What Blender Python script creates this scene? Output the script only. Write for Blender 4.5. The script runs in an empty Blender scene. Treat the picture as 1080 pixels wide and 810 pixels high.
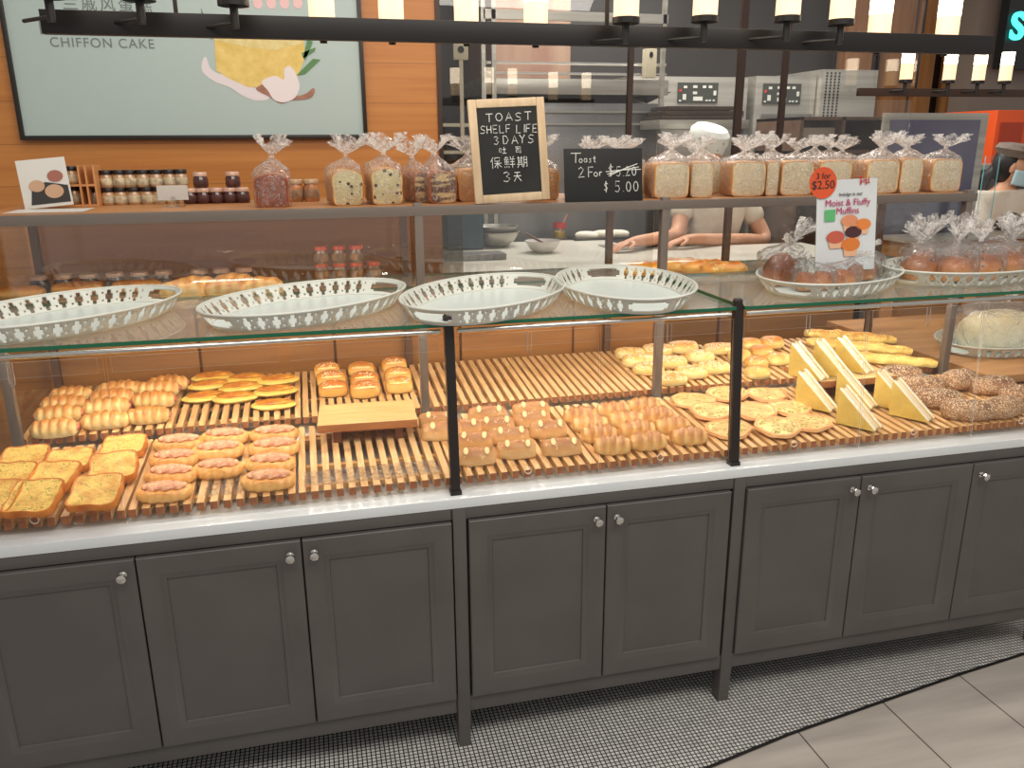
import bpy, bmesh, math, random
from mathutils import Vector, Matrix, noise
PI = math.pi
random.seed(7)
SC = bpy.context.scene
COL = SC.collection
# ------------------------------------------------------------------ camera
YAW, PITCH, ROLL, FPX = math.radians(13.7228), math.radians(16.3769), math.radians(0.3666), 864.47
CAM = Vector((0.0, -1.989, 1.70))
_f = Vector((math.sin(YAW)*math.cos(PITCH), math.cos(YAW)*math.cos(PITCH), -math.sin(PITCH)))
_r = Vector((math.cos(YAW), -math.sin(YAW), 0))
_d = _f.cross(_r)
_r2 = math.cos(ROLL)*_r + math.sin(ROLL)*_d
_d2 = -math.sin(ROLL)*_r + math.cos(ROLL)*_d
cam_data = bpy.data.cameras.new('camera')
cam_data.sensor_width = 36
cam_data.lens = 36*FPX/1080
cam_data.clip_start = .02
cam = bpy.data.objects.new('camera', cam_data)
COL.objects.link(cam)
cam.matrix_world = Matrix(((_r2.x, -_d2.x, -_f.x, CAM.x), (_r2.y, -_d2.y, -_f.y, CAM.y), (_r2.z, -_d2.z, -_f.z, CAM.z), (0, 0, 0, 1)))
SC.camera = cam
# ------------------------------------------------------------------ light and exposure
SC.view_settings.view_transform = 'Standard'
SC.view_settings.look = 'None'
SC.view_settings.gamma = 1
SC.view_settings.exposure = -0.10
SC.view_settings.use_curve_mapping = False
try:
    SC.cycles.transparent_max_bounces = 40
    SC.cycles.max_bounces = 8
    SC.cycles.use_denoising = True
    SC.cycles.sample_clamp_indirect = 6
    SC.cycles.caustics_reflective = False
    SC.cycles.caustics_refractive = False
except Exception:
    pass
w = bpy.data.worlds.new('world'); SC.world = w; w.use_nodes = True
w.node_tree.nodes['Background'].inputs[0].default_value = (1.0, .96, .91, 1)
w.node_tree.nodes['Background'].inputs[1].default_value = .50

def area(name, loc, target, sx, sy, power, col=(1, .9, .78), spread=None):
    l = bpy.data.lights.new(name, 'AREA'); l.shape = 'RECTANGLE'; l.size = sx; l.size_y = sy
    l.energy = power; l.color = col
    if spread: l.spread = math.radians(spread)
    o = bpy.data.objects.new(name, l); COL.objects.link(o); o.location = loc
    o.rotation_euler = (Vector(target)-Vector(loc)).to_track_quat('-Z', 'Y').to_euler()
    return o
area('hall_ceiling_light', (.8, -1.6, 3.1), (.9, .3, .8), 3.4, 1.0, 62, (1, .94, .86))  # unseen area light over the hall, raised as front fill
area('counter_ceiling_light', (.8, .5, 3.1), (.8, .5, 0), 3.6, .5, 24, (1, .93, .82))
area('kitchen_ceiling_light', (2.2, 2.9, 3.05), (2.2, 2.9, 0), 2.6, 1.0, 115, (1, .95, .88))
for k, (xa, xb) in enumerate(((-.88, .31), (.35, 1.14), (1.19, 2.34))):
    area('case_light', ((xa+xb)/2, .545, 1.240), ((xa+xb)/2, .60, .8), xb-xa-.05, .02, 3.9*(xb-xa), (1, .90, .74))
    area('case_light', ((xa+xb)/2, .13, 1.222), ((xa+xb)/2, .36, .8), xb-xa-.05, .02, 2.0*(xb-xa), (1, .93, .82))
    area('case_light', ((xa+xb)/2, .70, 1.485), ((xa+xb)/2, .78, 1.2), xb-xa-.05, .02, 1.3*(xb-xa), (1, .90, .76))
# ------------------------------------------------------------------ pixel -> place helpers
def ray(px, py):
    u, v = (px-540)/FPX, (py-405)/FPX
    return _r2*u + _d2*v + _f
def onz(px, py, z):
    d = ray(px, py); return CAM + d*((z-CAM.z)/d.z)
def ony(px, py, y):
    d = ray(px, py); return CAM + d*((y-CAM.y)/d.y)
def onplane(px, py, a, b, y0):          # plane z = a + b*(y-y0)
    d = ray(px, py)
    t = (a + b*(CAM.y-y0) - CAM.z)/(d.z - b*d.y)
    return CAM + d*t
# ------------------------------------------------------------------ materials
MATS = {}
def srgb(c):
    return tuple((x/255/12.92 if x/255 <= .04045 else ((x/255+.055)/1.055)**2.4) for x in c)
def newmat(name):
    m = bpy.data.materials.new(name); m.use_nodes = True
    nt = m.node_tree
    return m, nt, nt.nodes, nt.links, nt.nodes['Principled BSDF']
def mat(name, c, rough=.5, metal=0, c2=None, nscale=8, stretch=(1, 1, 1), bump=0, bscale=40, emit=0, coat=0, spec=None, alpha=None, trans=0, detail=4, lo=.35, hi=.65):
    if name in MATS: return MATS[name]
    m, nt, N, Lk, B = newmat(name)
    c = srgb(c)
    B.inputs['Base Color'].default_value = (*c, 1)
    B.inputs['Roughness'].default_value = rough
    B.inputs['Metallic'].default_value = metal
    B.inputs['Coat Weight'].default_value = coat
    B.inputs['Coat Roughness'].default_value = .15
    B.inputs['Transmission Weight'].default_value = trans
    if spec is not None: B.inputs['Specular IOR Level'].default_value = spec
    if emit:
        B.inputs['Emission Color'].default_value = (*c, 1); B.inputs['Emission Strength'].default_value = emit
    if alpha is not None: B.inputs['Alpha'].default_value = alpha
    if c2 or bump:
        tc = N.new('ShaderNodeTexCoord'); mp = N.new('ShaderNodeMapping'); mp.inputs['Scale'].default_value = stretch
        Lk.new(tc.outputs['Object'], mp.inputs[0])
    if c2:
        n = N.new('ShaderNodeTexNoise'); n.inputs['Scale'].default_value = nscale; n.inputs['Detail'].default_value = detail
        Lk.new(mp.outputs[0], n.inputs['Vector'])
        r = N.new('ShaderNodeValToRGB'); r.color_ramp.elements[0].position = lo; r.color_ramp.elements[1].position = hi
        r.color_ramp.elements[0].color = (*c, 1); r.color_ramp.elements[1].color = (*srgb(c2), 1)
        Lk.new(n.outputs['Fac'], r.inputs[0]); Lk.new(r.outputs[0], B.inputs['Base Color'])
    if bump:
        n2 = N.new('ShaderNodeTexNoise'); n2.inputs['Scale'].default_value = bscale; n2.inputs['Detail'].default_value = 3
        Lk.new(mp.outputs[0], n2.inputs['Vector'])
        b = N.new('ShaderNodeBump'); b.inputs['Strength'].default_value = bump; b.inputs['Distance'].default_value = .01
        Lk.new(n2.outputs['Fac'], b.inputs['Height']); Lk.new(b.outputs[0], B.inputs['Normal'])
    MATS[name] = m
    return m
def math_node(N, Lk, op, a, b=None, c=None):
    n = N.new('ShaderNodeMath'); n.operation = op
    for i, v in enumerate((a, b, c)):
        if v is None: continue
        if isinstance(v, (int, float)): n.inputs[i].default_value = v
        else: Lk.new(v, n.inputs[i])
    return n.outputs[0]
def bread_mat(name, side, mid, top, H, rough=.45, speck=None, sscale=160, sth=.62, stop=.45, bands=None, bump=.25, bscale=60, nz=.5, coat=0):
    """baked dough: colour goes from side to top with height, broken up by noise; optional specks and paler bands across"""
    if name in MATS: return MATS[name]
    m, nt, N, Lk, B = newmat(name)
    B.inputs['Roughness'].default_value = rough; B.inputs['Coat Weight'].default_value = coat; B.inputs['Coat Roughness'].default_value = .25
    B.inputs['Subsurface Weight'].default_value = .0
    tc = N.new('ShaderNodeTexCoord'); oi = N.new('ShaderNodeObjectInfo')
    sep = N.new('ShaderNodeSeparateXYZ'); Lk.new(tc.outputs['Object'], sep.inputs[0])
    add = N.new('ShaderNodeVectorMath'); add.operation = 'ADD'
    Lk.new(tc.outputs['Object'], add.inputs[0]); Lk.new(oi.outputs['Random'], add.inputs[1])
    n = N.new('ShaderNodeTexNoise'); n.inputs['Scale'].default_value = 22; n.inputs['Detail'].default_value = 5
    Lk.new(add.outputs[0], n.inputs['Vector'])
    h = math_node(N, Lk, 'DIVIDE', sep.outputs['Z'], H)
    nn = math_node(N, Lk, 'MULTIPLY_ADD', n.outputs['Fac'], nz, -nz/2)
    v = math_node(N, Lk, 'ADD', h, nn)
    jit = math_node(N, Lk, 'MULTIPLY_ADD', oi.outputs['Random'], .2, -.1)
    v = math_node(N, Lk, 'ADD', v, jit)
    if bands:
        k, amt = bands
        s = math_node(N, Lk, 'COSINE', math_node(N, Lk, 'MULTIPLY', sep.outputs['X'], k))
        v = math_node(N, Lk, 'MULTIPLY_ADD', s, amt, v)
    r = N.new('ShaderNodeValToRGB'); el = r.color_ramp.elements
    el[0].position = .15; el[0].color = (*srgb(side), 1); el[1].position = .95; el[1].color = (*srgb(top), 1)
    e = el.new(.55); e.color = (*srgb(mid), 1)
    Lk.new(v, r.inputs[0]); out = r.outputs[0]
    if speck:
        vz = N.new('ShaderNodeTexVoronoi'); vz.inputs['Scale'].default_value = sscale
        Lk.new(add.outputs[0], vz.inputs['Vector'])
        n3 = N.new('ShaderNodeTexNoise'); n3.inputs['Scale'].default_value = sscale*.25
        Lk.new(add.outputs[0], n3.inputs['Vector'])
        s1 = math_node(N, Lk, 'LESS_THAN', vz.outputs['Distance'], .42)
        s2 = math_node(N, Lk, 'GREATER_THAN', n3.outputs['Fac'], sth)
        s3 = math_node(N, Lk, 'GREATER_THAN', h, stop)
        s = math_node(N, Lk, 'MULTIPLY', math_node(N, Lk, 'MULTIPLY', s1, s2), s3)
        mx = N.new('ShaderNodeMixRGB'); Lk.new(s, mx.inputs[0]); Lk.new(out, mx.inputs[1]); mx.inputs[2].default_value = (*srgb(speck), 1)
        out = mx.outputs[0]
    Lk.new(out, B.inputs['Base Color'])
    n2 = N.new('ShaderNodeTexNoise'); n2.inputs['Scale'].default_value = bscale; n2.inputs['Detail'].default_value = 4
    Lk.new(add.outputs[0], n2.inputs['Vector'])
    b = N.new('ShaderNodeBump'); b.inputs['Strength'].default_value = bump; b.inputs['Distance'].default_value = .01
    Lk.new(n2.outputs['Fac'], b.inputs['Height']); Lk.new(b.outputs[0], B.inputs['Normal'])
    MATS[name] = m
    return m
def clear_mat(name, tint=(.97, .985, .98), refl=1.0, rough=.01, haze=0, hazecol=(.9, .9, .9), bump=0, bscale=30, ior=1.45):
    """clear sheet: light passes straight, surface mirrors by angle; optional crinkle and a milky share"""
    if name in MATS: return MATS[name]
    m, nt, N, Lk, B = newmat(name)
    N.remove(B); out = N['Material Output']
    t = N.new('ShaderNodeBsdfTransparent'); t.inputs[0].default_value = (*tint, 1)
    g = N.new('ShaderNodeBsdfGlossy'); g.inputs['Roughness'].default_value = rough
    fr = N.new('ShaderNodeLayerWeight'); fr.inputs['Blend'].default_value = .5
    if bump:
        tc = N.new('ShaderNodeTexCoord'); oi = N.new('ShaderNodeObjectInfo')
        add = N.new('ShaderNodeVectorMath'); add.operation = 'ADD'
        Lk.new(tc.outputs['Object'], add.inputs[0]); Lk.new(oi.outputs['Random'], add.inputs[1])
        n = N.new('ShaderNodeTexNoise'); n.inputs['Scale'].default_value = bscale; n.inputs['Detail'].default_value = 3; n.inputs['Distortion'].default_value = 1.5
        Lk.new(add.outputs[0], n.inputs['Vector'])
        b = N.new('ShaderNodeBump'); b.inputs['Strength'].default_value = bump; b.inputs['Distance'].default_value = .02
        Lk.new(n.outputs['Fac'], b.inputs['Height'])
        Lk.new(b.outputs[0], g.inputs['Normal']); Lk.new(b.outputs[0], fr.inputs['Normal'])
    f = math_node(N, Lk, 'MULTIPLY_ADD', math_node(N, Lk, 'POWER', fr.outputs['Facing'], 5), .96*refl, .035*refl)
    f = math_node(N, Lk, 'MINIMUM', f, .9)
    mx = N.new('ShaderNodeMixShader'); Lk.new(f, mx.inputs[0]); Lk.new(t.outputs[0], mx.inputs[1]); Lk.new(g.outputs[0], mx.inputs[2])
    last = mx.outputs[0]
    if haze:
        d = N.new('ShaderNodeBsdfDiffuse'); d.inputs[0].default_value = (*hazecol, 1)
        tr = N.new('ShaderNodeBsdfTranslucent'); tr.inputs[0].default_value = (*hazecol, 1)
        ms = N.new('ShaderNodeMixShader'); ms.inputs[0].default_value = .5
        Lk.new(d.outputs[0], ms.inputs[1]); Lk.new(tr.outputs[0], ms.inputs[2])
        m2 = N.new('ShaderNodeMixShader'); m2.inputs[0].default_value = haze
        if bump:
            rr = N.new('ShaderNodeValToRGB'); rr.color_ramp.elements[0].position = .45; rr.color_ramp.elements[1].position = .75
            rr.color_ramp.elements[0].color = (haze*.25,)*3+(1,); rr.color_ramp.elements[1].color = (min(1, haze*3.6),)*3+(1,)  # white painted on the crinkle peaks stands in for plastic highlights
            Lk.new(n.outputs['Fac'], rr.inputs[0]); Lk.new(rr.outputs[0], m2.inputs[0])
        Lk.new(last, m2.inputs[1]); Lk.new(ms.outputs[0], m2.inputs[2]); last = m2.outputs[0]
    Lk.new(last, out.inputs['Surface'])
    MATS[name] = m
    return m
# base palette
CAB = mat('grey_paint', (90, 86, 84), .45, c2=(84, 80, 78), nscale=5)
CABD = mat('grey_paint_dark', (40, 38, 37), .6)
FRAME = mat('bronze_metal', (126, 115, 107), .38, .35)
FRAMED = mat('dark_bronze_metal', (46, 40, 38), .35, .3)
WHITE_TOP = mat('white_solid_surface', (222, 226, 228), .18, c2=(214, 219, 222), nscale=3)
CHROME = mat('chrome', (210, 208, 204), .15, 1)
STEEL = mat('brushed_steel', (186, 182, 172), .3, .65, c2=(164, 160, 150), nscale=3, stretch=(.3, 3, 9), bump=.02)
STEELD = mat('dull_steel', (140, 138, 136), .35, .6, c2=(112, 112, 114), nscale=2, stretch=(3, 1, .4))
BLACK = mat('black_metal', (22, 18, 17), .45, .2)
WOOD_TRAY = mat('tray_wood', (226, 184, 132), .45, c2=(202, 154, 100), nscale=9, stretch=(9, .8, 9), bump=.05)
WOOD_END_SHADE = mat('tray_wood_end', (160, 98, 58), .6, c2=(140, 82, 48), nscale=60)  # slat ends darkened, mostly shade put into the colour
WOOD_STAND = mat('stand_wood', (216, 182, 124), .42, c2=(198, 158, 100), nscale=7, stretch=(.9, 10, 9), bump=.04)
WOOD_SHELF = mat('shelf_wood', (186, 132, 84), .45, c2=(168, 112, 66), nscale=6, stretch=(.6, 9, 9))
WOOD_PANEL = mat('brown_panel_wood', (172, 120, 68), .4, c2=(150, 100, 54), nscale=3, stretch=(.7, 6, 8))
WOOD_LIGHT = mat('pale_wood', (214, 190, 158), .5, c2=(198, 170, 134), nscale=9, stretch=(4, 4, .7))
TRAY_W = mat('white_plastic', (206, 208, 200), .35)
GLASS = clear_mat('shelf_glass', (.95, .975, .96), .9, haze=.14, hazecol=(.86, .92, .88))  # pale green milky share stands in for bright grazing reflections
GLASS_EDGE = mat('green_glass_edge', (6, 92, 62), .12, spec=.6)
PANE = clear_mat('clear_pane', (.97, .975, .97), 1.0)
WINDOW = clear_mat('window_pane', (.93, .93, .93), 1.5)
ACRYL = clear_mat('acrylic_flap', (.985, .985, .98), .55)
ACRYL_EDGE = clear_mat('acrylic_edge', (.9, .9, .88), .5, .2, .35, (.95, .93, .9))
BAG = clear_mat('crinkled_bag', (.985, .98, .975), 1.3, .12, .13, (.98, .95, .93), .9, 60, 1.5)
BAGC = clear_mat('clear_bag', (.98, .985, .985), 1.8, .09, .045, (.93, .95, .95), .8, 30, 1.45)
TUFT = clear_mat('bag_tuft', (.95, .94, .93), 1.4, .16, .55, (1, .98, .96), .8, 45, 1.5)
WRAP = clear_mat('cling_wrap', (.985, .985, .98), 1.5, .08, .03, (.95, .95, .95), 1.0, 40, 1.5)
CHALK = mat('chalk', (226, 226, 222), .9)
# ------------------------------------------------------------------ mesh helpers
def tag(o, label=None, cat=None, group=None, kind=None):
    if label: o['label'] = label
    if cat: o['category'] = cat
    if group: o['group'] = group
    if kind: o['kind'] = kind
    return o
def obj(name, bm, m, parent=None, smooth=True, ms=None):
    me = bpy.data.meshes.new(name); bm.normal_update(); bm.to_mesh(me); bm.free()
    for x in ([m] if not ms else [m]+ms): me.materials.append(x)
    if smooth:
        me.polygons.foreach_set('use_smooth', [True]*len(me.polygons))
        try: me.set_sharp_from_angle(angle=math.radians(38))
        except Exception: pass
    o = bpy.data.objects.new(name, me); COL.objects.link(o)
    if parent: o.parent = parent
    return o
def thing(name, label, cat, loc=(0, 0, 0), rz=0, group=None):
    o = bpy.data.objects.new(name, None); COL.objects.link(o); o.location = loc; o.rotation_euler = (0, 0, rz)
    o.empty_display_size = .02
    return tag(o, label, cat, group)
def box(bm, x0, x1, y0, y1, z0, z1, mi=0, bev=0):
    vs = [bm.verts.new(p) for p in ((x0, y0, z0), (x1, y0, z0), (x1, y1, z0), (x0, y1, z0), (x0, y0, z1), (x1, y0, z1), (x1, y1, z1), (x0, y1, z1))]
    fs = [bm.faces.new([vs[i] for i in q]) for q in ((3, 2, 1, 0), (4, 5, 6, 7), (0, 1, 5, 4), (1, 2, 6, 5), (2, 3, 7, 6), (3, 0, 4, 7))]
    for f in fs: f.material_index = mi
    if bev:
        es = list({e for f in fs for e in f.edges})
        bmesh.ops.bevel(bm, geom=es, offset=bev, segments=2, affect='EDGES', profile=.6)
    return fs
def B(): return bmesh.new()
def bx(x0, x1, y0, y1, z0, z1, bev=0):
    b = B(); box(b, x0, x1, y0, y1, z0, z1, 0, bev); return b
def lathe(bm, prof, n=24, cx=0, cy=0, cz=0, mi=0, sx=1, sy=1):
    rings = []
    for r, z in prof:
        if r < 1e-6: rings.append([bm.verts.new((cx, cy, cz+z))])
        else: rings.append([bm.verts.new((cx+sx*r*math.cos(2*PI*k/n), cy+sy*r*math.sin(2*PI*k/n), cz+z)) for k in range(n)])
    for a, b in zip(rings, rings[1:]):
        for k in range(n):
            k2 = (k+1) % n
            if len(a) == 1 and len(b) == 1: continue
            if len(a) == 1: f = bm.faces.new((a[0], b[k2], b[k]))
            elif len(b) == 1: f = bm.faces.new((a[k], a[k2], b[0]))
            else: f = bm.faces.new((a[k], a[k2], b[k2], b[k]))
            f.material_index = mi
    return bm
def tube(bm, pts, r, n=8, closed=False, mi=0, taper=None):
    pts = [Vector(p) for p in pts]; m = len(pts); rings = []
    up0 = Vector((0, 0, 1))
    for i, p in enumerate(pts):
        a = pts[(i-1) % m] if (closed or i > 0) else p
        b = pts[(i+1) % m] if (closed or i < m-1) else p
        t = (b-a).normalized()
        up = up0 if abs(t.z) < .9 else Vector((0, 1, 0))
        s = t.cross(up).normalized(); u = s.cross(t)
        rr = r*(taper[i] if taper else 1)
        rings.append([bm.verts.new(p+rr*(s*math.cos(2*PI*k/n)+u*math.sin(2*PI*k/n))) for k in range(n)])
    prs = list(zip(rings, rings[1:])) + ([(rings[-1], rings[0])] if closed else [])
    for a, b in prs:
        for k in range(n):
            bm.faces.new((a[k], a[(k+1) % n], b[(k+1) % n], b[k])).material_index = mi
    if not closed:
        bm.faces.new(rings[0]).material_index = mi; bm.faces.new(rings[-1][::-1]).material_index = mi
    return bm
def blob(L, W, H, disp=None, nu=34, nv=22, e=.6, bm=None, mi=0, off=(0, 0, 0), flat=.35, rot=0):
    """loaf body along x, flat-bottomed, top at H; disp(u 0..1, angle, r) -> radial factor"""
    bm = bm or B(); rings = []
    cr, sr = math.cos(rot), math.sin(rot)
    for i in range(nu+1):
        p = PI*i/nu; x = -L/2*math.cos(p); r = max(0, math.sin(p))**e
        ring = []
        for j in range(nv if 0 < i < nu else 1):
            a = 2*PI*j/nv; k = disp(i/nu, a, r) if disp else 1
            y = W/2*r*math.cos(a)*k; s = math.sin(a)
            z = flat*H + ((1-flat)*H*r*s*k if s > 0 else .6*H*r*s)
            z = max(z, 0)
            X, Y = x*cr-y*sr, x*sr+y*cr
            ring.append(bm.verts.new((X+off[0], Y+off[1], z+off[2])))
        rings.append(ring)
    for a, b in zip(rings, rings[1:]):
        for k in range(nv):
            k2 = (k+1) % nv
            if len(a) == 1: f = bm.faces.new((a[0], b[k], b[k2])) if len(b) > 1 else None
            elif len(b) == 1: f = bm.faces.new((a[k2], a[k], b[0]))
            else: f = bm.faces.new((a[k2], a[k], b[k], b[k2]))
            if f: f.material_index = mi
    return bm
def rough(bm, amt, sc, seed=0):
    for v in bm.verts:
        n = noise.noise_vector(v.co*sc + Vector((seed, seed*1.7, 3)))
        v.co += n*amt
        if v.co.z < 0: v.co.z = 0
    return bm
def dup(root, loc, rot, label=None, group=None, scale=None):
    r = root.copy(); COL.objects.link(r); r.location = loc; r.rotation_euler = rot
    if scale: r.scale = scale
    if label: r['label'] = label
    if group: r['group'] = group
    for ch in list(root.children):
        c = ch.copy(); COL.objects.link(c); c.parent = r
        for g in list(ch.children):
            d = g.copy(); COL.objects.link(d); d.parent = c
    return r
PROTO = {}
def spawn(kind, builder, loc, rot=(0, 0, 0), label='', cat='', group=None, scale=None):
    if kind not in PROTO:
        o = builder(); PROTO[kind] = o
        o.location = loc; o.rotation_euler = rot
        if scale: o.scale = scale
        return tag(o, label, cat, group)
    return dup(PROTO[kind], loc, rot, label, group, scale)
ORD = ['front', 'second from the front', 'third from the front', 'fourth from the front', 'fifth from the front']

#@@STRUCT
# ================================================================== setting
def floor_mat():
    m, nt, N, Lk, Bs = newmat('wood_look_tile')
    tc = N.new('ShaderNodeTexCoord'); mp = N.new('ShaderNodeMapping'); mp.inputs['Scale'].default_value = (1.2, 9, 1)
    Lk.new(tc.outputs['Object'], mp.inputs[0])
    n = N.new('ShaderNodeTexNoise'); n.inputs['Scale'].default_value = 1.6; n.inputs['Detail'].default_value = 6
    Lk.new(mp.outputs[0], n.inputs['Vector'])
    r = N.new('ShaderNodeValToRGB'); r.color_ramp.elements[0].color = (*srgb((164, 156, 148)), 1); r.color_ramp.elements[1].color = (*srgb((190, 182, 173)), 1)
    r.color_ramp.elements[0].position = .3; r.color_ramp.elements[1].position = .7
    Lk.new(n.outputs['Fac'], r.inputs[0])
    br = N.new('ShaderNodeTexBrick'); br.offset = 0
    br.inputs['Scale'].default_value = 1; br.inputs['Brick Width'].default_value = .334; br.inputs['Row Height'].default_value = 4.0
    br.inputs['Mortar Size'].default_value = .0022; br.inputs['Mortar Smooth'].default_value = 0
    m2 = N.new('ShaderNodeMapping'); m2.inputs['Location'].default_value = (.019, 3.2, 0)
    Lk.new(tc.outputs['Object'], m2.inputs[0]); Lk.new(m2.outputs[0], br.inputs['Vector'])
    br.inputs['Color1'].default_value = br.inputs['Color2'].default_value = (1, 1, 1, 1); br.inputs['Mortar'].default_value = (.12, .1, .09, 1)
    mx = N.new('ShaderNodeMixRGB'); mx.blend_type = 'MULTIPLY'; mx.inputs[0].default_value = 1
    Lk.new(r.outputs[0], mx.inputs[1]); Lk.new(br.outputs['Color'], mx.inputs[2]); Lk.new(mx.outputs[0], Bs.inputs['Base Color'])
    Bs.inputs['Roughness'].default_value = .3
    return m
def mosaic_mat():
    m, nt, N, Lk, Bs = newmat('mosaic')
    tc = N.new('ShaderNodeTexCoord')
    br = N.new('ShaderNodeTexBrick'); br.offset = 0
    br.inputs['Scale'].default_value = 1; br.inputs['Brick Width'].default_value = .0132; br.inputs['Row Height'].default_value = .0132
    br.inputs['Mortar Size'].default_value = .0018; br.inputs['Mortar Smooth'].default_value = .1; br.inputs['Bias'].default_value = -.2
    Lk.new(tc.outputs['Object'], br.inputs['Vector'])
    br.inputs['Color1'].default_value = (*srgb((226, 224, 220)), 1); br.inputs['Color2'].default_value = (*srgb((198, 196, 192)), 1); br.inputs['Mortar'].default_value = (.008, .008, .008, 1)
    Lk.new(br.outputs['Color'], Bs.inputs['Base Color']); Bs.inputs['Roughness'].default_value = .3
    return m
tag(obj('floor', bx(-5, 9, -4, 6, -.1, 0), floor_mat()), kind='structure')
curve = [(-2.2, -1.25), (-1, -.86), (0, -.52), (.6, -.36), (.983, -.251), (1.284, -.185), (1.652, -.124), (2.0, -.066), (2.4, -.012), (3, .05), (4, .1)]
b = B()
top = [b.verts.new((x, y, .002)) for x, y in curve]; bot = [b.verts.new((x, 1.55, .002)) for x, y in curve]
for i in range(len(curve)-1): b.faces.new((top[i], top[i+1], bot[i+1], bot[i]))
tag(obj('floor_mosaic', b, mosaic_mat(), smooth=False), kind='structure')
b = B()
for i in range(len(curve)-1):
    (x0, y0), (x1, y1) = curve[i], curve[i+1]
    b.faces.new([b.verts.new(p) for p in ((x0, y0-.012, .003), (x1, y1-.012, .003), (x1, y1, .003), (x0, y0, .003))])
tag(obj('trim_1', b, mat('black_trim', (28, 26, 25), .5), smooth=False), kind='structure')
def wall_mat(name, c1, c2, period=.155):
    m, nt, N, Lk, Bs = newmat(name)
    tc = N.new('ShaderNodeTexCoord'); mp = N.new('ShaderNodeMapping'); mp.inputs['Scale'].default_value = (.5, 8, 14)
    Lk.new(tc.outputs['Object'], mp.inputs[0])
    n = N.new('ShaderNodeTexNoise'); n.inputs['Scale'].default_value = 3; n.inputs['Detail'].default_value = 5
    Lk.new(mp.outputs[0], n.inputs['Vector'])
    r = N.new('ShaderNodeValToRGB'); r.color_ramp.elements[0].color = (*srgb(c1), 1); r.color_ramp.elements[1].color = (*srgb(c2), 1)
    r.color_ramp.elements[0].position = .3; r.color_ramp.elements[1].position = .7
    Lk.new(n.outputs['Fac'], r.inputs[0])
    s = N.new('ShaderNodeSeparateXYZ'); Lk.new(tc.outputs['Object'], s.inputs[0])
    fr = math_node(N, Lk, 'FRACT', math_node(N, Lk, 'DIVIDE', s.outputs['Z'], period))
    g = math_node(N, Lk, 'GREATER_THAN', fr, .018)
    g = math_node(N, Lk, 'MULTIPLY_ADD', g, .45, .55)
    mx = N.new('ShaderNodeMixRGB'); mx.blend_type = 'MULTIPLY'; mx.inputs[0].default_value = 1
    Lk.new(r.outputs[0], mx.inputs[1])
    cb = N.new('ShaderNodeCombineXYZ')
    for i in range(3): Lk.new(g, cb.inputs[i])
    Lk.new(cb.outputs[0], mx.inputs[2]); Lk.new(mx.outputs[0], Bs.inputs['Base Color'])
    Bs.inputs['Roughness'].default_value = .38
    return m
WALLM = wall_mat('orange_wood_wall', (178, 110, 50), (196, 130, 64))
tag(obj('wall_back', bx(-3.5, .567, 1.60, 1.75, 0, 3.1), WALLM), kind='structure')
tag(obj('wall_kitchen', bx(.2, 7.5, 4.6, 4.75, 0, 3.1), mat('dark_kitchen_wall', (64, 58, 54), .35, c2=(52, 47, 45), nscale=2)), kind='structure')
tag(obj('wall_left', bx(.43, .567, 1.75, 4.6, 0, 3.1), mat('dark_side_wall', (52, 48, 48), .4)), kind='structure')
# window into the kitchen: mullions and glass above the bread shelf
b = B()
for px0, px1 in ((461, 466), (661, 667), (775, 784), (822, 829)):
    xa = ony((px0+px1)/2, 100, 1.6).x; hw = (px1-px0)/2*3.3/864
    box(b, xa-hw, xa+hw, 1.59, 1.61, 1.45, 3.0)
box(b, .58, 2.88, 1.585, 1.615, 1.45, 1.475)
wf = obj('window_1', b, mat('dark_mullion', (58, 42, 36), .4, .3)); tag(wf, kind='structure')
obj('glass', bx(.58, 2.87, 1.597, 1.603, 1.475, 3.0), WINDOW, wf)
#@@COUNTER
# ================================================================== base cabinets
def door(x0, x1, z0, z1):
    b = B(); rings = []
    for ins, dy in ((.0, .020), (.0, .002), (.002, 0), (.048, 0), (.050, .0012), (.064, .005), (.066, .009), (.07, .009)):
        rings.append([b.verts.new(p) for p in ((x0+ins, dy, z0+ins), (x1-ins, dy, z0+ins), (x1-ins, dy, z1-ins), (x0+ins, dy, z1-ins))])
    for a, c in zip(rings, rings[1:]):
        for k in range(4): b.faces.new((a[k], a[(k+1) % 4], c[(k+1) % 4], c[k]))
    b.faces.new(rings[-1]); b.faces.new(rings[0][::-1])
    return b
def knob(x, z, par):
    b = B(); lathe(b, [(0, 0), (.009, 0), (.009, .002), (.004, .004), (.004, .012), (.010, .016), (.0125, .021), (.011, .027), (.006, .030), (0, .031)], 20)
    o = obj('knob', b, CHROME, par); o['label'] = 'round chrome knob'
    o.rotation_euler = (PI/2, 0, 0); o.location = (x, -.014, z)
    return o
TOPZ = .792
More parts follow.
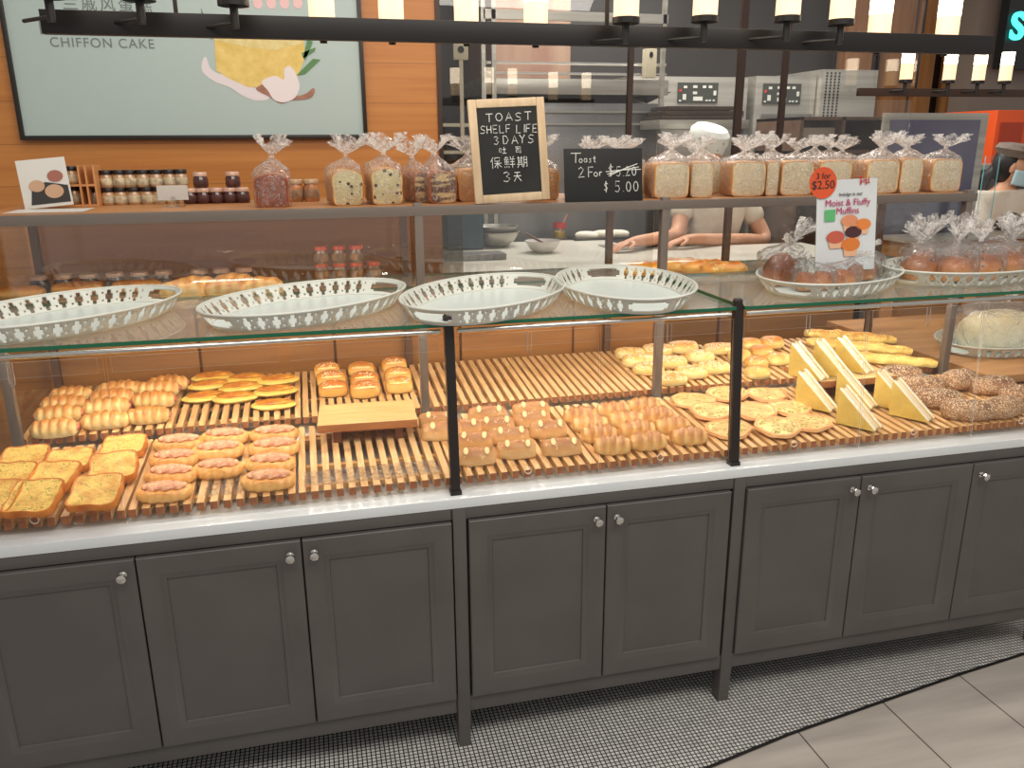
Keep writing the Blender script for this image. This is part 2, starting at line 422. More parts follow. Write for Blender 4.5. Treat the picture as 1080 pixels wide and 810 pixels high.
def cabinet(x0, x1, doors, label, legs):
    t = thing('base_cabinet', label, 'cabinet', (0, 0, 0), 0, 'grey base cabinets')
    b = B(); box(b, x0, x1, .012, .98, .125, .762); obj('body', b, CABD, t)
    b = B(); box(b, x0, x1, -.002, .03, .731, .763, 0, .0015); obj('rail', b, CAB, t)
    b = B(); box(b, x0, x1, -.002, .03, .121, .170, 0, .0015); obj('rail', b, CAB, t)
    for (a, c, kx) in doors:
        d = obj('door', door(a, c, .174, .727), CAB, t); d.location.y = -.014
        knob(a+.028 if kx < 0 else c-.028, .690, d); d.children[0].location.y = 0.0
    for lx in legs:
        b = B(); box(b, lx-.018, lx+.018, -.006, .045, .121, .763, 0, .002)
        vs = [b.verts.new(p) for p in ((lx-.018, -.006, .123), (lx+.018, -.006, .123), (lx+.018, .045, .123), (lx-.018, .045, .123), (lx-.0165, -.003, 0), (lx+.0165, -.003, 0), (lx+.0165, .042, 0), (lx-.0165, .042, 0))]
        for q in ((4, 5, 1, 0), (5, 6, 2, 1), (6, 7, 3, 2), (7, 4, 0, 3), (7, 6, 5, 4)): b.faces.new([vs[i] for i in q])
        obj('leg', b, CAB, t)
        b2 = B(); box(b2, lx-.016, lx+.016, .93, .965, 0, .124); obj('leg', b2, CAB, t)
    return t
cabinet(-.905, .315, ((-.870, -.475, 1), (-.471, -.078, 1), (-.074, .314, -1)), 'grey panelled cabinet left of the two bare legs, with three doors', (-.888,))
cabinet(.317, 1.146, ((.361, .751, 1), (.755, 1.136, -1)), 'grey two-door cabinet in the middle between two long legs', (.337,))
cabinet(1.147, 2.385, ((1.188, 1.566, 1), (1.570, 1.968, -1), (1.972, 2.355, -1)), 'grey three-door cabinet at the right end above the mosaic floor', (1.166, 2.37))
tag(obj('worktop', bx(-.915, 2.395, -.004, 1.12, .764, TOPZ, .002), WHITE_TOP), 'long white solid worktop over the grey cabinets', 'worktop')
# ================================================================== display case
case = thing('display_case', 'glass bakery display case with bronze frame on white worktop', 'display case')
def slanted(b, x0, x1, ya, za, yb, zb, th, mi=0):
    vs = [b.verts.new(p) for p in ((x0, ya, za), (x1, ya, za), (x1, ya+th, za), (x0, ya+th, za), (x0, yb, zb), (x1, yb, zb), (x1, yb+th, zb), (x0, yb+th, zb))]
    for q in ((3, 2, 1, 0), (4, 5, 6, 7), (0, 1, 5, 4), (1, 2, 6, 5), (2, 3, 7, 6), (3, 0, 4, 7)): b.faces.new([vs[i] for i in q]).material_index = mi
for x in (-.887, .3345, 1.160, 2.357):
    b = B(); slanted(b, x-.0125, x+.0125, .022, TOPZ+.002, .062, 1.262, .022)
    slanted(b, x-.015, x+.015, .018, TOPZ, .0185, TOPZ+.012, .028)
    lathe(b, [(0, .008), (.010, .007), (.0145, .002), (.0145, -.03)], 16, x, .074, 1.27)
    obj('front_post', b, FRAMED, case)
    b = B(); box(b, x-.013, x+.013, .585, .611, TOPZ, 1.525, 0, .001); obj('post', b, FRAME, case)
for x in (-.887, .339, 1.140, 1.645, 2.357):
    b = B(); box(b, x-.012, x+.012, 1.05, 1.075, TOPZ, 1.50); o = obj('post', b, mat('brown_post', (98, 68, 48), .5), case)
GBAY = ((-.90, .322), (.346, 1.147), (1.173, 2.372))
for a, c in GBAY:
    b = B(); box(b, a, c, .055, .650, 1.247, 1.257)
    for f in b.faces:
        if abs(f.normal.z) < .5 or True:
            pass
    b.normal_update()
    for f in b.faces:
        if abs(f.normal.z) < .5: f.material_index = 1
    g = obj('glass_shelf', b, GLASS, case, False, [GLASS_EDGE]); g['label'] = 'clear glass shelf with a green edge'
    b = B(); tube(b, [(a+.01, .066, 1.234), (c-.01, .066, 1.234)], .0065, 10); obj('hinge_rod', b, CHROME, case)
    b = B(); box(b, a, c, .652, .658, 1.262, 1.488); obj('upper_glass', b, clear_mat('front_pane', (.95, .955, .95), 2.4), case, False)
    b = B(); box(b, a, c, .640, .668, 1.236, 1.246, 0, .001); box(b, a, c, .650, .656, 1.2225, 1.236); obj('light_strip_housing', b, FRAME, case)
b = B(); box(b, -.895, .566, 1.100, 1.106, 1.20, 1.49); obj('smoked_back_pane', b, clear_mat('smoked_pane', (.66, .61, .56), 1.0), case, False)  # tinted sheet added to dim the wall seen through the case
# inner shelf behind the upper glass, with its posts
b = B(); box(b, -.90, 2.372, .668, 1.05, 1.226, 1.234)
b.normal_update()
for f in b.faces:
    if abs(f.normal.z) < .5: f.material_index = 1
obj('inner_shelf', b, GLASS, case, False, [GLASS_EDGE])
# top shelf
b = B(); box(b, -.91, 2.385, .583, .612, 1.486, 1.5150, 0, .001); box(b, -.91, 2.385, 1.06, 1.085, 1.488, 1.5150); obj('top_rail', b, FRAME, case)
b = B(); box(b, -.905, 2.38, .612, 1.06, 1.497, 1.5155); obj('top_board', b, WOOD_SHELF, case)
b = B(); box(b, -.910, -.905, .06, 1.06, TOPZ, 1.49); obj('end_pane', b, PANE, case, False)
b = B(); box(b, 2.374, 2.379, .62, 1.06, TOPZ, 1.49); obj('end_pane', b, PANE, case, False)
# timber back of the lower case
b = B()
for xa, xb in ((-.88, -.42), (-.41, .06), (.07, .54), (.55, 1.0), (1.01, 1.35)):
    box(b, xa, xb, 1.085, 1.10, TOPZ, 1.20, 0, .001)
obj('back_panel', b, WOOD_PANEL, case)
# flaps
FX = ((-.885, -.493), (-.487, -.083), (-.077, .318), (.350, .742), (.748, 1.143), (1.177, 1.574), (1.580, 1.979), (1.985, 2.36))
rings_px = {0: None, 1: (35, 539), 3: (557, 486), 4: (697, 471), 5: (838, 460), 6: (964, 450), 7: (1078, 437)}
for i, (a, c) in enumerate(FX):
    b = B(); slanted(b, a, c, .030, TOPZ+.012, .058, 1.222, .003)
    b.normal_update()
    for f in b.faces:
        if abs(f.normal.y) < .5: f.material_index = 1
    fl = obj('flap', b, ACRYL, case, False, [ACRYL_EDGE])
    b = B(); slanted(b, a+.012, c-.012, .0535, 1.185, .0555, 1.222, .003)
    b.normal_update()
    for f in b.faces:
        if abs(f.normal.y) < .5: f.material_index = 1
    obj('hinge_strip', b, ACRYL, fl, False, [ACRYL_EDGE])
    mx = a+.30 if i else a+.2
    p = ony(35, 539, .028).x if i == 0 else None
    rx = {0: -.66, 1: -.28, 2: .12, 3: ony(557, 486, .03).x, 4: ony(697, 471, .03).x, 5: ony(838, 460, .03).x, 6: ony(964, 450, .03).x, 7: ony(1078, 437, .03).x}[i]
    if i == 0: rx = ony(35, 539, .03).x
    if i in (1, 2): continue
    pts = [(rx+.0095*math.cos(2*PI*k/20), .0278, TOPZ+.048+.0095*math.sin(2*PI*k/20)) for k in range(20)]
    b = B(); tube(b, pts, .0012, 6, True); obj('finger_ring', b, mat('ring_plastic', (226, 214, 198), .3), fl)
    b = B(); hx = (a+c)/2; tube(b, [(hx-.006, .052, 1.222), (hx-.006, .050, 1.175), (hx, .050, 1.165), (hx+.006, .050, 1.175), (hx+.006, .052, 1.222)], .0012, 6)
    obj('hook', b, CHROME, fl)
#@@TRAYS
# ================================================================== slatted wooden trays
FA, FB, FY = .832, .07, .05          # front row: z = FA + FB*(y-FY)
BA, BB, BY = .850, .09, .625         # back row
def slat_tray(wd, dp, slope, n, foot):
    t = thing('slatted_tray', '', 'tray')
    b = B(); w_ = wd/(n-.4)
    for k in range(n):
        x0 = -wd/2 + k*(wd-.018)/(n-1)
        vs = [b.verts.new(p) for p in ((x0, 0, -.021), (x0+.018, 0, -.021), (x0+.018, dp, -.021+slope*dp), (x0, dp, -.021+slope*dp),
                                       (x0, 0, 0), (x0+.018, 0, 0), (x0+.018, dp, slope*dp), (x0, dp, slope*dp))]
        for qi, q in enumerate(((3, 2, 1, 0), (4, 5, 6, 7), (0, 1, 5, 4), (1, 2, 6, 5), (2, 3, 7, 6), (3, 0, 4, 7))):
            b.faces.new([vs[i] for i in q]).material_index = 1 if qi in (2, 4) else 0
    obj('slats', b, WOOD_TRAY, t, False, [WOOD_END_SHADE])
    for yy in (.07, .19, dp-.06):
        b = B(); z = -.021+slope*yy
        box(b, -wd/2, wd/2, yy, yy+.02, z-.012, z+.001); obj('cross_bar', b, WOOD_TRAY, t)
    b = B(); box(b, -wd/2, wd/2, dp-.03, dp-.012, foot, -.021+slope*(dp-.03)); obj('rear_riser', b, WOOD_TRAY, t)
    return t
TX = [-.895, -.490, -.078, .334, .746, 1.160, 1.577, 1.985, 2.37]
goods_f = ['garlic toast at the left end', 'sausage boat buns', 'small wooden riser on it', 'almond-tipped rolls', 'ridged golden rolls', 'flat green-flecked discs', 'sandwich wedges', 'seeded loaves']
goods_b = ['cheese-striped ham rolls', 'yellow boat puffs', 'glossy sprinkled buns', 'empty left of the other empty one', 'empty right of the other empty one', 'sugar-dusted long rolls', 'round golden buns', 'long cheese sticks']
for i in range(8):
    wd = TX[i+1]-TX[i]-.008; cx = (TX[i]+TX[i+1])/2
    o = slat_tray(wd, .44, FB, 13, TOPZ-FA+.0005); o.location = (cx, FY, FA)
    tag(o, ('front wooden slatted tray with the ' + goods_f[i]), 'tray', 'front slatted trays')
BTX = [-.895, -.485, -.065, .300, .72, 1.10, 1.50, 1.93, 2.34]
for i in range(8):
    wd = BTX[i+1]-BTX[i]-.008; cx = (BTX[i]+BTX[i+1])/2
    o = slat_tray(wd, .43, BB, 13, TOPZ-BA+.0005); o.location = (cx, BY, BA)
    lb = 'back wooden slatted tray, ' + goods_b[i] if 'empty' in goods_b[i] else 'back wooden slatted tray with the ' + goods_b[i]
    tag(o, lb, 'tray', 'back slatted trays')
def riser(wd, dp):
    t = thing('wooden_riser', '', 'riser')
    b = B(); box(b, -wd/2, wd/2, 0, dp, -.024, 0, 0, .0015); b.normal_update()
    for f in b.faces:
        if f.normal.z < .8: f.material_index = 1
    obj('top', b, WOOD_STAND, t, True, [mat('riser_edge', (176, 116, 66), .5, c2=(156, 98, 54), nscale=8, stretch=(.6, 9, 9))])  # side faces: edge wood, with shade also put into the colour
    for sx in (-1, 1):
        b = B(); box(b, sx*(wd/2-.055)-.012, sx*(wd/2-.055)+.012, .022, dp-.03, -.064, -.024, 0, .001); obj('leg', b, mat('riser_leg', (120, 72, 44), .5), t)
    return t
STZ = .918
o = riser(.290, .20); o.location = (.128, .318, STZ); o.rotation_euler = (0, 0, math.radians(-3)); tag(o, 'empty pale wooden riser on the tray below the glossy buns', 'riser', 'wooden risers')
o = riser(.30, .22); o.location = (1.785, .335, STZ+.005); tag(o, 'wooden riser holding three upright sandwich wedges', 'riser', 'wooden risers')
# ================================================================== breads
def ham_roll():
    t = thing('ham_roll', '', 'bread')
    b = blob(.134, .072, .052, lambda u, a, r: 1+.09*math.cos(-PI*5*math.cos(PI*u))*(1 if math.sin(a) > -.2 else 0), 60, 22, .5)
    rough(b, .0018, 60)
    obj('roll', b, bread_mat('ham_roll_crust', (246, 218, 158), (238, 196, 124), (204, 132, 66), .05, .38, bands=(2*PI*5/.134, .14), nz=.45, bump=.15, coat=.2), t)
    b = B()
    for sx in (-1, 1): blob(.03, .034, .022, None, 12, 10, .7, b, 0, (sx*.058, 0, .012))
    rough(b, .002, 90, 2); obj('ham', b, mat('ham', (222, 138, 104), .5, c2=(196, 104, 76), nscale=50), t)
    return t
def boat_puff():
    t = thing('boat_puff', '', 'bread')
    b = blob(.150, .075, .024, lambda u, a, r: 1+.05*math.sin(9*u), 30, 18, 1.0, flat=.45)
    for v in b.verts: v.co.z += .10*(v.co.x**2)*9*.12
    rough(b, .002, 40); obj('puff', b, bread_mat('puff_pastry', (246, 220, 130), (240, 208, 108), (226, 178, 76), .024, .4, nz=.4, coat=.15), t)
    b = blob(.118, .046, .012, None, 24, 12, .8, None, 0, (0, 0, .019)); rough(b, .0015, 70, 4)
    obj('browned_filling', b, mat('browned_cheese', (176, 92, 30), .4, c2=(226, 160, 60), nscale=26), t)
    return t
def glossy_bun():
    t = thing('glossy_bun', '', 'bread')
    b = blob(.098, .082, .052, lambda u, a, r: 1+.02*math.cos(3*a), 30, 24, .55); rough(b, .0015, 40)
    obj('bun', b, bread_mat('bun_crust', (252, 216, 136), (238, 172, 78), (198, 112, 44), .052, .22, (248, 230, 190), 190, .50, .80, nz=.3, bump=.06, coat=.6), t)
    b = blob(.07, .014, .006, lambda u, a, r: 1+.15*math.sin(20*u), 18, 8, .8, None, 0, (0, -.030, .036)); obj('split', b, mat('split_crumb', (252, 226, 150), .5), t)
    return t
def sugar_roll():
    b = blob(.122, .075, .045, lambda u, a, r: 1+.03*math.sin(7*u+a), 34, 22, .6); rough(b, .0025, 40)
    return obj('sugar_roll', b, bread_mat('sugar_crust', (252, 234, 176), (242, 200, 112), (212, 144, 70), .045, .45, (255, 244, 214), 230, .44, .5, nz=.55, bump=.2))
def toast():
    b = B(); n = 20; s = .118; th = .022
    prof = []
    for k in range(4*n):
        a = 2*PI*k/(4*n); ca, sa = math.cos(a), math.sin(a)
        m_ = (abs(ca)**9+abs(sa)**9)**(-1/9); r = s/2*m_*(1+.018*math.sin(5*a+1)+.012*math.sin(9*a))
        prof.append((r*ca, r*sa))
    prev = None; N4 = 4*n
    lays = [(.94, 0, 1), (1.0, .004, 1), (1.0, th-.004, 1), (.97, th, 1), (.93, th-.001, 1), (.905, th-.0015, 1), (.87, th-.0025, 0), (.5, th-.003, 0), (.02, th-.003, 0)]
    for sc, z, mi in lays:
        ring = [b.verts.new((x*sc, y*sc, z)) for x, y in prof]
        if prev:
            for k in range(N4): b.faces.new((prev[k], prev[(k+1) % N4], ring[(k+1) % N4], ring[k])).material_index = mi
        else: b.faces.new(ring[::-1]).material_index = 1
        prev = ring
    b.faces.new(prev).material_index = 0
    rough(b, .0022, 38, 5)
    return obj('garlic_toast', b, bread_mat('toast_top', (216, 174, 84), (226, 190, 102), (196, 138, 60), .03, .5, (140, 134, 52), 200, .58, .2, nz=1.6, bump=.5, bscale=110),
               ms=[mat('toast_crust', (178, 96, 36), .55, c2=(206, 128, 54), nscale=30, bump=.2)])
def sausage_boat():
    t = thing('sausage_boat', '', 'bread')
    b = blob(.140, .084, .044, lambda u, a, r: 1+.035*math.cos(2*PI*8*u+3*a), 44, 24, .72)
    for v in b.verts:
        q = (v.co.x/.056)**2+(v.co.y/.028)**2
        if q < 1.6 and v.co.z > .02: v.co.z -= .016*max(0, 1-q/1.6)
    rough(b, .002, 45); obj('bun', b, bread_mat('boat_bun', (244, 200, 130), (230, 170, 94), (198, 124, 60), .046, .35, bands=(2*PI*8/.15, -.06), nz=.5, coat=.25), t)
    b = blob(.112, .048, .018, lambda u, a, r: 1+.12*math.sin(31*u+2*a)*math.cos(3*a), 44, 18, .8, None, 0, (.002, .0, .0265)); rough(b, .0022, 120, 3)
    obj('filling', b, mat('pink_filling', (196, 124, 92), .45, c2=(226, 176, 134), nscale=70, bump=.3, bscale=120), t)
    return t
def almond_roll():
    t = thing('almond_roll', '', 'bread')
    b = blob(.118, .062, .048, lambda u, a, r: 1+.02*math.sin(6*u+2*a), 34, 22, .42); rough(b, .002, 40)
    obj('roll', b, bread_mat('almond_crust', (240, 210, 158), (216, 164, 104), (170, 112, 66), .048, .42, (240, 208, 160), 220, .60, .5, nz=.4, bump=.12), t)
    b = B()
    for sx, an in ((-.026, .2), (.034, -.25)):
        n = 14; c0 = b.verts.new((sx, -.010, .0505)); rg = []
        for k in range(n):
            a = 2*PI*k/n; rg.append(b.verts.new((sx+.007*math.cos(a+an), -.010+.013*math.sin(a+an), .0490)))
        for k in range(n): b.faces.new((c0, rg[k], rg[(k+1) % n]))
    bmesh.ops.translate(b, verts=b.verts, vec=(0, -.006, -.0028))
    bmesh.ops.rotate(b, verts=b.verts, cent=(0, -.016, .047), matrix=Matrix.Rotation(math.radians(28), 3, 'X'))
    o = obj('almond_flake', b, mat('almond', (246, 208, 150), .5), t)
    return t
def ridged_roll():
    b = blob(.112, .066, .05, lambda u, a, r: (1+.11*math.cos(-PI*4*math.cos(PI*u)))*(1.0 if math.sin(a) > -.3 else .97), 60, 22, .6); rough(b, .0015, 40)
    for v in b.verts: v.co.y += .25*v.co.x**2*9*.11
    return obj('ridged_roll', b, bread_mat('ridged_crust', (242, 208, 144), (224, 172, 104), (180, 118, 62), .05, .28, bands=(2*PI*4/.112, .15), nz=.5, bump=.06, coat=.5))
def disc_bread():
    t = thing('flat_disc_bread', '', 'bread')
    b = B(); n = 40; prev = None
    for sc, z in ((.9, 0), (1, .006), (.97, .014), (.86, .015), (.80, .011)):
        ring = []
        for k in range(n):
            a = 2*PI*k/n; r = .066*sc*(1+.05*math.sin(3*a+1)+.03*math.sin(7*a)); ring.append(b.verts.new((r*math.cos(a)*1.1, r*math.sin(a), z)))
        if prev:
            for k in range(n): b.faces.new((prev[k], prev[(k+1) % n], ring[(k+1) % n], ring[k]))
        else: b.faces.new(ring[::-1])
        prev = ring
    b.faces.new(prev); rough(b, .0018, 50)
    obj('base', b, bread_mat('disc_crust', (246, 206, 152), (236, 178, 118), (212, 138, 86), .02, .45), t)
    b = B(); prev = [b.verts.new((0, 0, .022))]; rg = 9
    for i in range(1, rg+1):
        ring = []
        for k in range(n):
            a = 2*PI*k/n; r = .057*i/rg*(1+.05*math.sin(3*a+1)+.03*math.sin(7*a))
            z = .020-.008*(i/rg)**3+.004*noise.noise(Vector((r*math.cos(a)*60, r*math.sin(a)*60, 1)))
            ring.append(b.verts.new((r*math.cos(a)*1.1, r*math.sin(a), z)))
        for k in range(n):
            if i == 1: b.faces.new((prev[0], ring[k], ring[(k+1) % n]))
            else: b.faces.new((prev[k], ring[k], ring[(k+1) % n], prev[(k+1) % n]))
        prev = ring
    obj('topping', b, bread_mat('disc_topping', (248, 222, 162), (244, 212, 146), (228, 170, 108), .02, .45, (158, 148, 70), 75, .44, .1, nz=1.8, bump=.5, bscale=90), t)
    return t
def seeded_loaf():
    b = blob(.150, .088, .06, lambda u, a, r: 1+.03*math.sin(5*u+2*a), 44, 30, .6); rough(b, .0016, 120); rough(b, .003, 30, 9)
    return obj('seeded_loaf', b, bread_mat('seeded_crust', (190, 144, 106), (170, 124, 90), (128, 90, 66), .06, .55, (230, 202, 164), 210, .40, .0, nz=1.2, bump=1.0, bscale=150))
def cheese_stick():
    b = blob(.34, .046, .034, lambda u, a, r: 1+.09*math.sin(31*u+a)+.06*math.sin(57*u-2*a), 80, 18, .35); rough(b, .003, 45)
    return obj('cheese_stick', b, bread_mat('stick_crust', (250, 222, 140), (246, 206, 112), (220, 156, 70), .036, .4, (252, 228, 140), 150, .5, .3, nz=.9, bump=.3))
def golden_bun():
    b = blob(.092, .082, .046, lambda u, a, r: 1+.02*math.sin(4*a), 28, 24, .55); rough(b, .0018, 40)
    return obj('golden_bun', b, bread_mat('golden_crust', (252, 230, 162), (244, 192, 100), (208, 128, 54), .046, .35, (254, 232, 178), 120, .55, .5, nz=.8, bump=.15, coat=.3))
def sandwich():
    """right-angled wedge: yellow slices outside, pale filling between; the cut faces up to the right"""
    t = thing('sandwich_wedge', '', 'sandwich')
    W_, H_ = .112, .105
    def wedge(b, y0, y1, ins, mi=0):
        p = [(0, 0), (W_, 0), (W_-.006, .008), (.006, H_)]
        p = [(0+ins, 0), (W_-ins*2, 0), (W_-ins*2, .004), (ins+.002, H_-ins*2), (ins, H_-ins*2)]
        a = [b.verts.new((x, y0, z)) for x, z in p]; c = [b.verts.new((x, y1, z)) for x, z in p]
        b.faces.new(a); b.faces.new(c[::-1])
        for k in range(5): b.faces.new((a[k], c[k], c[(k+1) % 5], a[(k+1) % 5]))
    for y0 in (0, .043):
        b = B(); wedge(b, y0, y0+.015, 0); bmesh.ops.recalc_face_normals(b, faces=b.faces); b.normal_update()
        for f in b.faces: f.material_index = 0 if abs(f.normal.y) > .7 else 1
        obj('bread_slice', b, mat('sandwich_bread', (240, 208, 112), .55, c2=(228, 192, 92), nscale=20, bump=.15, bscale=90), t, False, [mat('sandwich_crumb', (246, 236, 210), .6, c2=(236, 222, 190), nscale=60)])
    b = B(); wedge(b, .015, .043, .0025); bmesh.ops.recalc_face_normals(b, faces=b.faces)
    m_ = mat('sandwich_filling', (236, 226, 206), .5, c2=(228, 190, 140), nscale=14, stretch=(.5, 14, .5))
    obj('filling', b, m_, t, False)
    b = B(); wedge(b, -.0015, .0595, -.0012); bmesh.ops.recalc_face_normals(b, faces=b.faces); obj('wrapper', b, clear_mat('wedge_wrap', (.99, .99, .985), .9, .08, .02, (.95, .95, .92), .3, 25), t, False)
    return t
def scored_loaf():
    b = blob(.135, .085, .062, lambda u, a, r: 1+.04*math.cos(2*PI*4*u+1.5*math.sin(a)), 44, 26, .6); rough(b, .002, 40)
    return obj('scored_loaf', b, bread_mat('scored_crust', (252, 222, 158), (244, 196, 112), (214, 142, 74), .062, .25, bands=(2*PI*4/.135, -.16), nz=.3, bump=.06, coat=.4))
def flat_bread():
    b = blob(.16, .10, .036, lambda u, a, r: 1+.03*math.sin(8*u+a), 34, 24, .5); rough(b, .003, 35)
    return obj('flat_bread', b, bread_mat('flat_crust', (240, 190, 120), (228, 164, 88), (198, 122, 56), .036, .4, nz=.8, bump=.2))
def cheese_bread():
    b = blob(.17, .10, .046, lambda u, a, r: 1+.07*math.sin(17*u+a), 44, 24, .5); rough(b, .005, 40)
    return obj('cheese_bread', b, bread_mat('cheese_crust', (250, 196, 90), (244, 172, 60), (214, 120, 30), .046, .3, (254, 220, 120), 110, .5, .2, nz=.9, bump=.3, coat=.4))
def fr(px, py, h):
    return onplane(px, py, FA+h*.55, FB, FY)-Vector((0, 0, h*.55))
def bk(px, py, h):
    return onplane(px, py, BA+h*.55, BB, BY)-Vector((0, 0, h*.55))
def rows(kind, fn, cols, plane, h, rz, lab, grp, cat='bread', names=None, tilt=None, colword='column', zadd=None, jit=4, sj=.05):
    """cols: list of columns left to right, each a list of pixel centres from the front one back"""
    for ci, c in enumerate(cols):
        for ri, q in enumerate(c):
            p = plane(q[0], q[1], h); rot = (q[2] if len(q) > 2 else rz) + random.uniform(-jit, jit)
            zz = (zadd[ri] if zadd else 0)
            if len(q) > 3: zz = q[3]
            s = 1+random.uniform(-sj, sj)
            tx = math.radians(q[4] if len(q) > 4 else 4)
            spawn(kind, fn, (p.x, p.y, p.z+zz+.001), (tx, 0, math.radians(rot)),
                  lab.format(row=ORD[ri] if len(c) > 1 else 'only one', col=(names or NAMES[len(cols)])[ci]), cat, grp, (s, s, 1+random.uniform(-sj, sj)))
NAMES = {1: ['only'], 2: ['left', 'right'], 3: ['left', 'middle', 'right'], 4: ['leftmost', 'second', 'third', 'rightmost'], 5: ['leftmost', 'second', 'third', 'fourth', 'rightmost']}
rows('ham', ham_roll, [[(57.5, 450), (62, 436, 4, .004), (68, 426.5, 0, .010), (76, 418, -4, .012)], [(111.5, 441), (112.6, 429, 6, .004), (119.6, 420.4, 0, .008), (128, 412, 3, .012)], [(156, 436), (163, 421.5, -8, .006), (168, 411.5, -6, .012), (178, 406, 0, .012)]],
     bk, .05, 0, 'cheese-striped ham roll, {row} in the {col} line on the back tray', 'cheese-striped ham rolls')
rows('boat', boat_puff, [[(216, 418, 12), (222, 408, 9, .008), (226, 401, 5, .014)], [(248.5, 419, 5), (254, 410.5, 2, .008), (261, 403, 0, .014)], [(289, 426, 0), (291, 413.5, 3, .006), (294, 404, 3, .012)]],
     bk, .026, 0, 'yellow boat-shaped puff pastry, {row} in the {col} stack', 'yellow boat puffs', tilt=1)
rows('bun', glossy_bun, [[(351, 408), (349, 397.5), (344.6, 389)], [(385, 409), (384.4, 398.5), (381, 387.5)], [(421, 404.5), (419.6, 393.5), (415.4, 383)]],
     bk, .05, 0, 'glossy sprinkled golden bun, {row} in the {col} line behind the riser', 'glossy sprinkled buns')
rows('sugar', sugar_roll, [[(706.7, 397.5, -15), (684, 387, -15), (673, 379, -15), (664.4, 371, -15)], [(729, 391, -15), (709, 380, -15), (693, 368, -15)], [(753, 386, -15), (737.8, 374.4, -15), (720, 364.6, -15)], [(757.8, 366, -10)]],
     bk, .045, -15, 'sugar-dusted long roll, {row} in the {col} diagonal line', 'sugar-dusted long rolls')
rows('gbun', golden_bun, [[(780, 373)], [(799, 391), (797.8, 380.5), (791, 361)], [(820, 377), (803, 369)], [(814, 360)]],
     bk, .045, -10, 'round golden bun, {row} in the {col} diagonal line left of the wedges', 'round golden buns')
for k, (e0, e1, lb) in enumerate((((850, 360), (962, 371), 'long knobbly cheese stick lying in the middle of three'), ((848, 351), (945, 359), 'long knobbly cheese stick lying at the very back'), ((872, 374), (988, 384), 'long knobbly cheese stick lying frontmost above seeded loaves'))):
    a = onplane(*e0, BA+.02, BB, BY); c = onplane(*e1, BA+.02, BB, BY); d = c-a
    s = d.length/.34
    spawn('stick', cheese_stick, ((a.x+c.x)/2, (a.y+c.y)/2, (a.z+c.z)/2-.014), (0, -math.asin(d.z/d.length), math.atan2(d.y, d.x)), lb, 'bread', 'long cheese sticks', (s, 1.15, 1.1))
# front row
TO = [((26, 482), 4, .000, 8, 'at the back left, half out of view'), ((73, 485), 2, .000, 8, 'in the middle of the back row'), ((131, 470), 0, .000, 8, 'at the back right beside the boat buns'),
      ((10, 503), -10, .020, 17, 'leaning at the far left edge'), ((56, 502), -14, .020, 17, 'tilted between front and back rows, centre'), ((120, 491), 6, .020, 16, 'tilted on the back right slice'),
      ((37, 523), -8, .030, 20, 'at the front, just behind the finger ring'), ((102, 517), -4, .028, 19, 'at the front right, above the bare slats'), ((-6, 524), -6, .030, 20, 'cut off at the lower left edge')]
for (q, rz, za, tx, lb) in TO:
    p = onplane(q[0], q[1], FA+.02+za, FB, FY)
    spawn('toast', toast, (p.x, p.y, p.z-.02+.006), (math.radians(tx), 0, math.radians(rz)), 'square yellow garlic toast '+lb, 'toast', 'garlic toasts')
rows('sboat', sausage_boat, [[(172.8, 515), (180.5, 497.5), (183.3, 480.8), (188, 464.5)], [(230, 491.5), (229.8, 472.5), (237, 458)], [(283, 503.5), (285, 486), (289, 469.5), (289.3, 455)]],
     fr, .046, -8, 'oval bun with pink filling, {row} in the {col} line', 'oval buns with pink filling')
rows('almond', almond_roll, [[(501, 479), (499, 462.5), (487, 449.5), (466, 453), (461, 441)], [(544.4, 472), (536.7, 457.5), (522, 446), (514, 435.5)], [(592, 469), (578, 451), (561, 440.5), (560, 430)]],
     fr, .048, -10, 'brown roll with almond flakes, {row} in the {col} line', 'almond-topped rolls')
rows('ridge', ridged_roll, [[(645.6, 467.5), (632, 455.6), (622, 444.5), (612, 435.6)], [(683, 463), (672, 451), (660, 440), (646.7, 431)], [(726.7, 457.5), (709, 446.7), (691, 435.6), (679, 426)]],
     fr, .05, -12, 'shiny ridged golden roll, {row} in the {col} diagonal line', 'shiny ridged rolls')
DI = [((731, 423), 'at the back left', 0), ((751, 436), 'left of centre', 1), ((768, 453), 'frontmost, partly behind the dark post', 0), ((767, 416), 'at the back left of the post', 0), ((809, 417), 'at the back right of the post', 0),
      ((796, 436), 'in the centre right of the post', 1), ((833, 431), 'under the left sandwich wedge', 0), ((820, 453), 'front right of the post', 1), ((853, 446), 'beside the front wedges', 0)]
for (q, lb, up) in DI:
    p = fr(q[0], q[1], .018)
    spawn('disc', disc_bread, (p.x, p.y, p.z+.003+.007*up), (math.radians(4+3*up), math.radians(random.uniform(-3, 3)), random.uniform(-.4, .4)), 'flat round bread with green-flecked topping, '+lb, 'bread', 'flat green-flecked breads')
SE = [((988.5, 418), -20, 0, 'behind the front left one'), ((1021, 430), -15, 0, 'at the front left'), ((1056, 427), 10, 0, 'at the front, right of the pane seam'), ((948, 393), -15, 0, 'farthest left behind a wedge'), ((970, 404), -20, 0, 'in second place from the left'),
      ((1010, 400), 15, .008, 'large one in the back row centre'), ((1046, 404), -10, 0, 'in the back row right of centre'), ((1079, 414), 0, 0, 'cut off at the right edge')]
for (q, rz, za, lb) in SE:
    p = fr(q[0], q[1], .06)
    spawn('seed', seeded_loaf, (p.x, p.y, p.z+za), (math.radians(4), 0, math.radians(rz)), 'seed-crusted oval loaf '+lb, 'bread', 'seed-crusted loaves', (1.08, 1.12, 1.05))
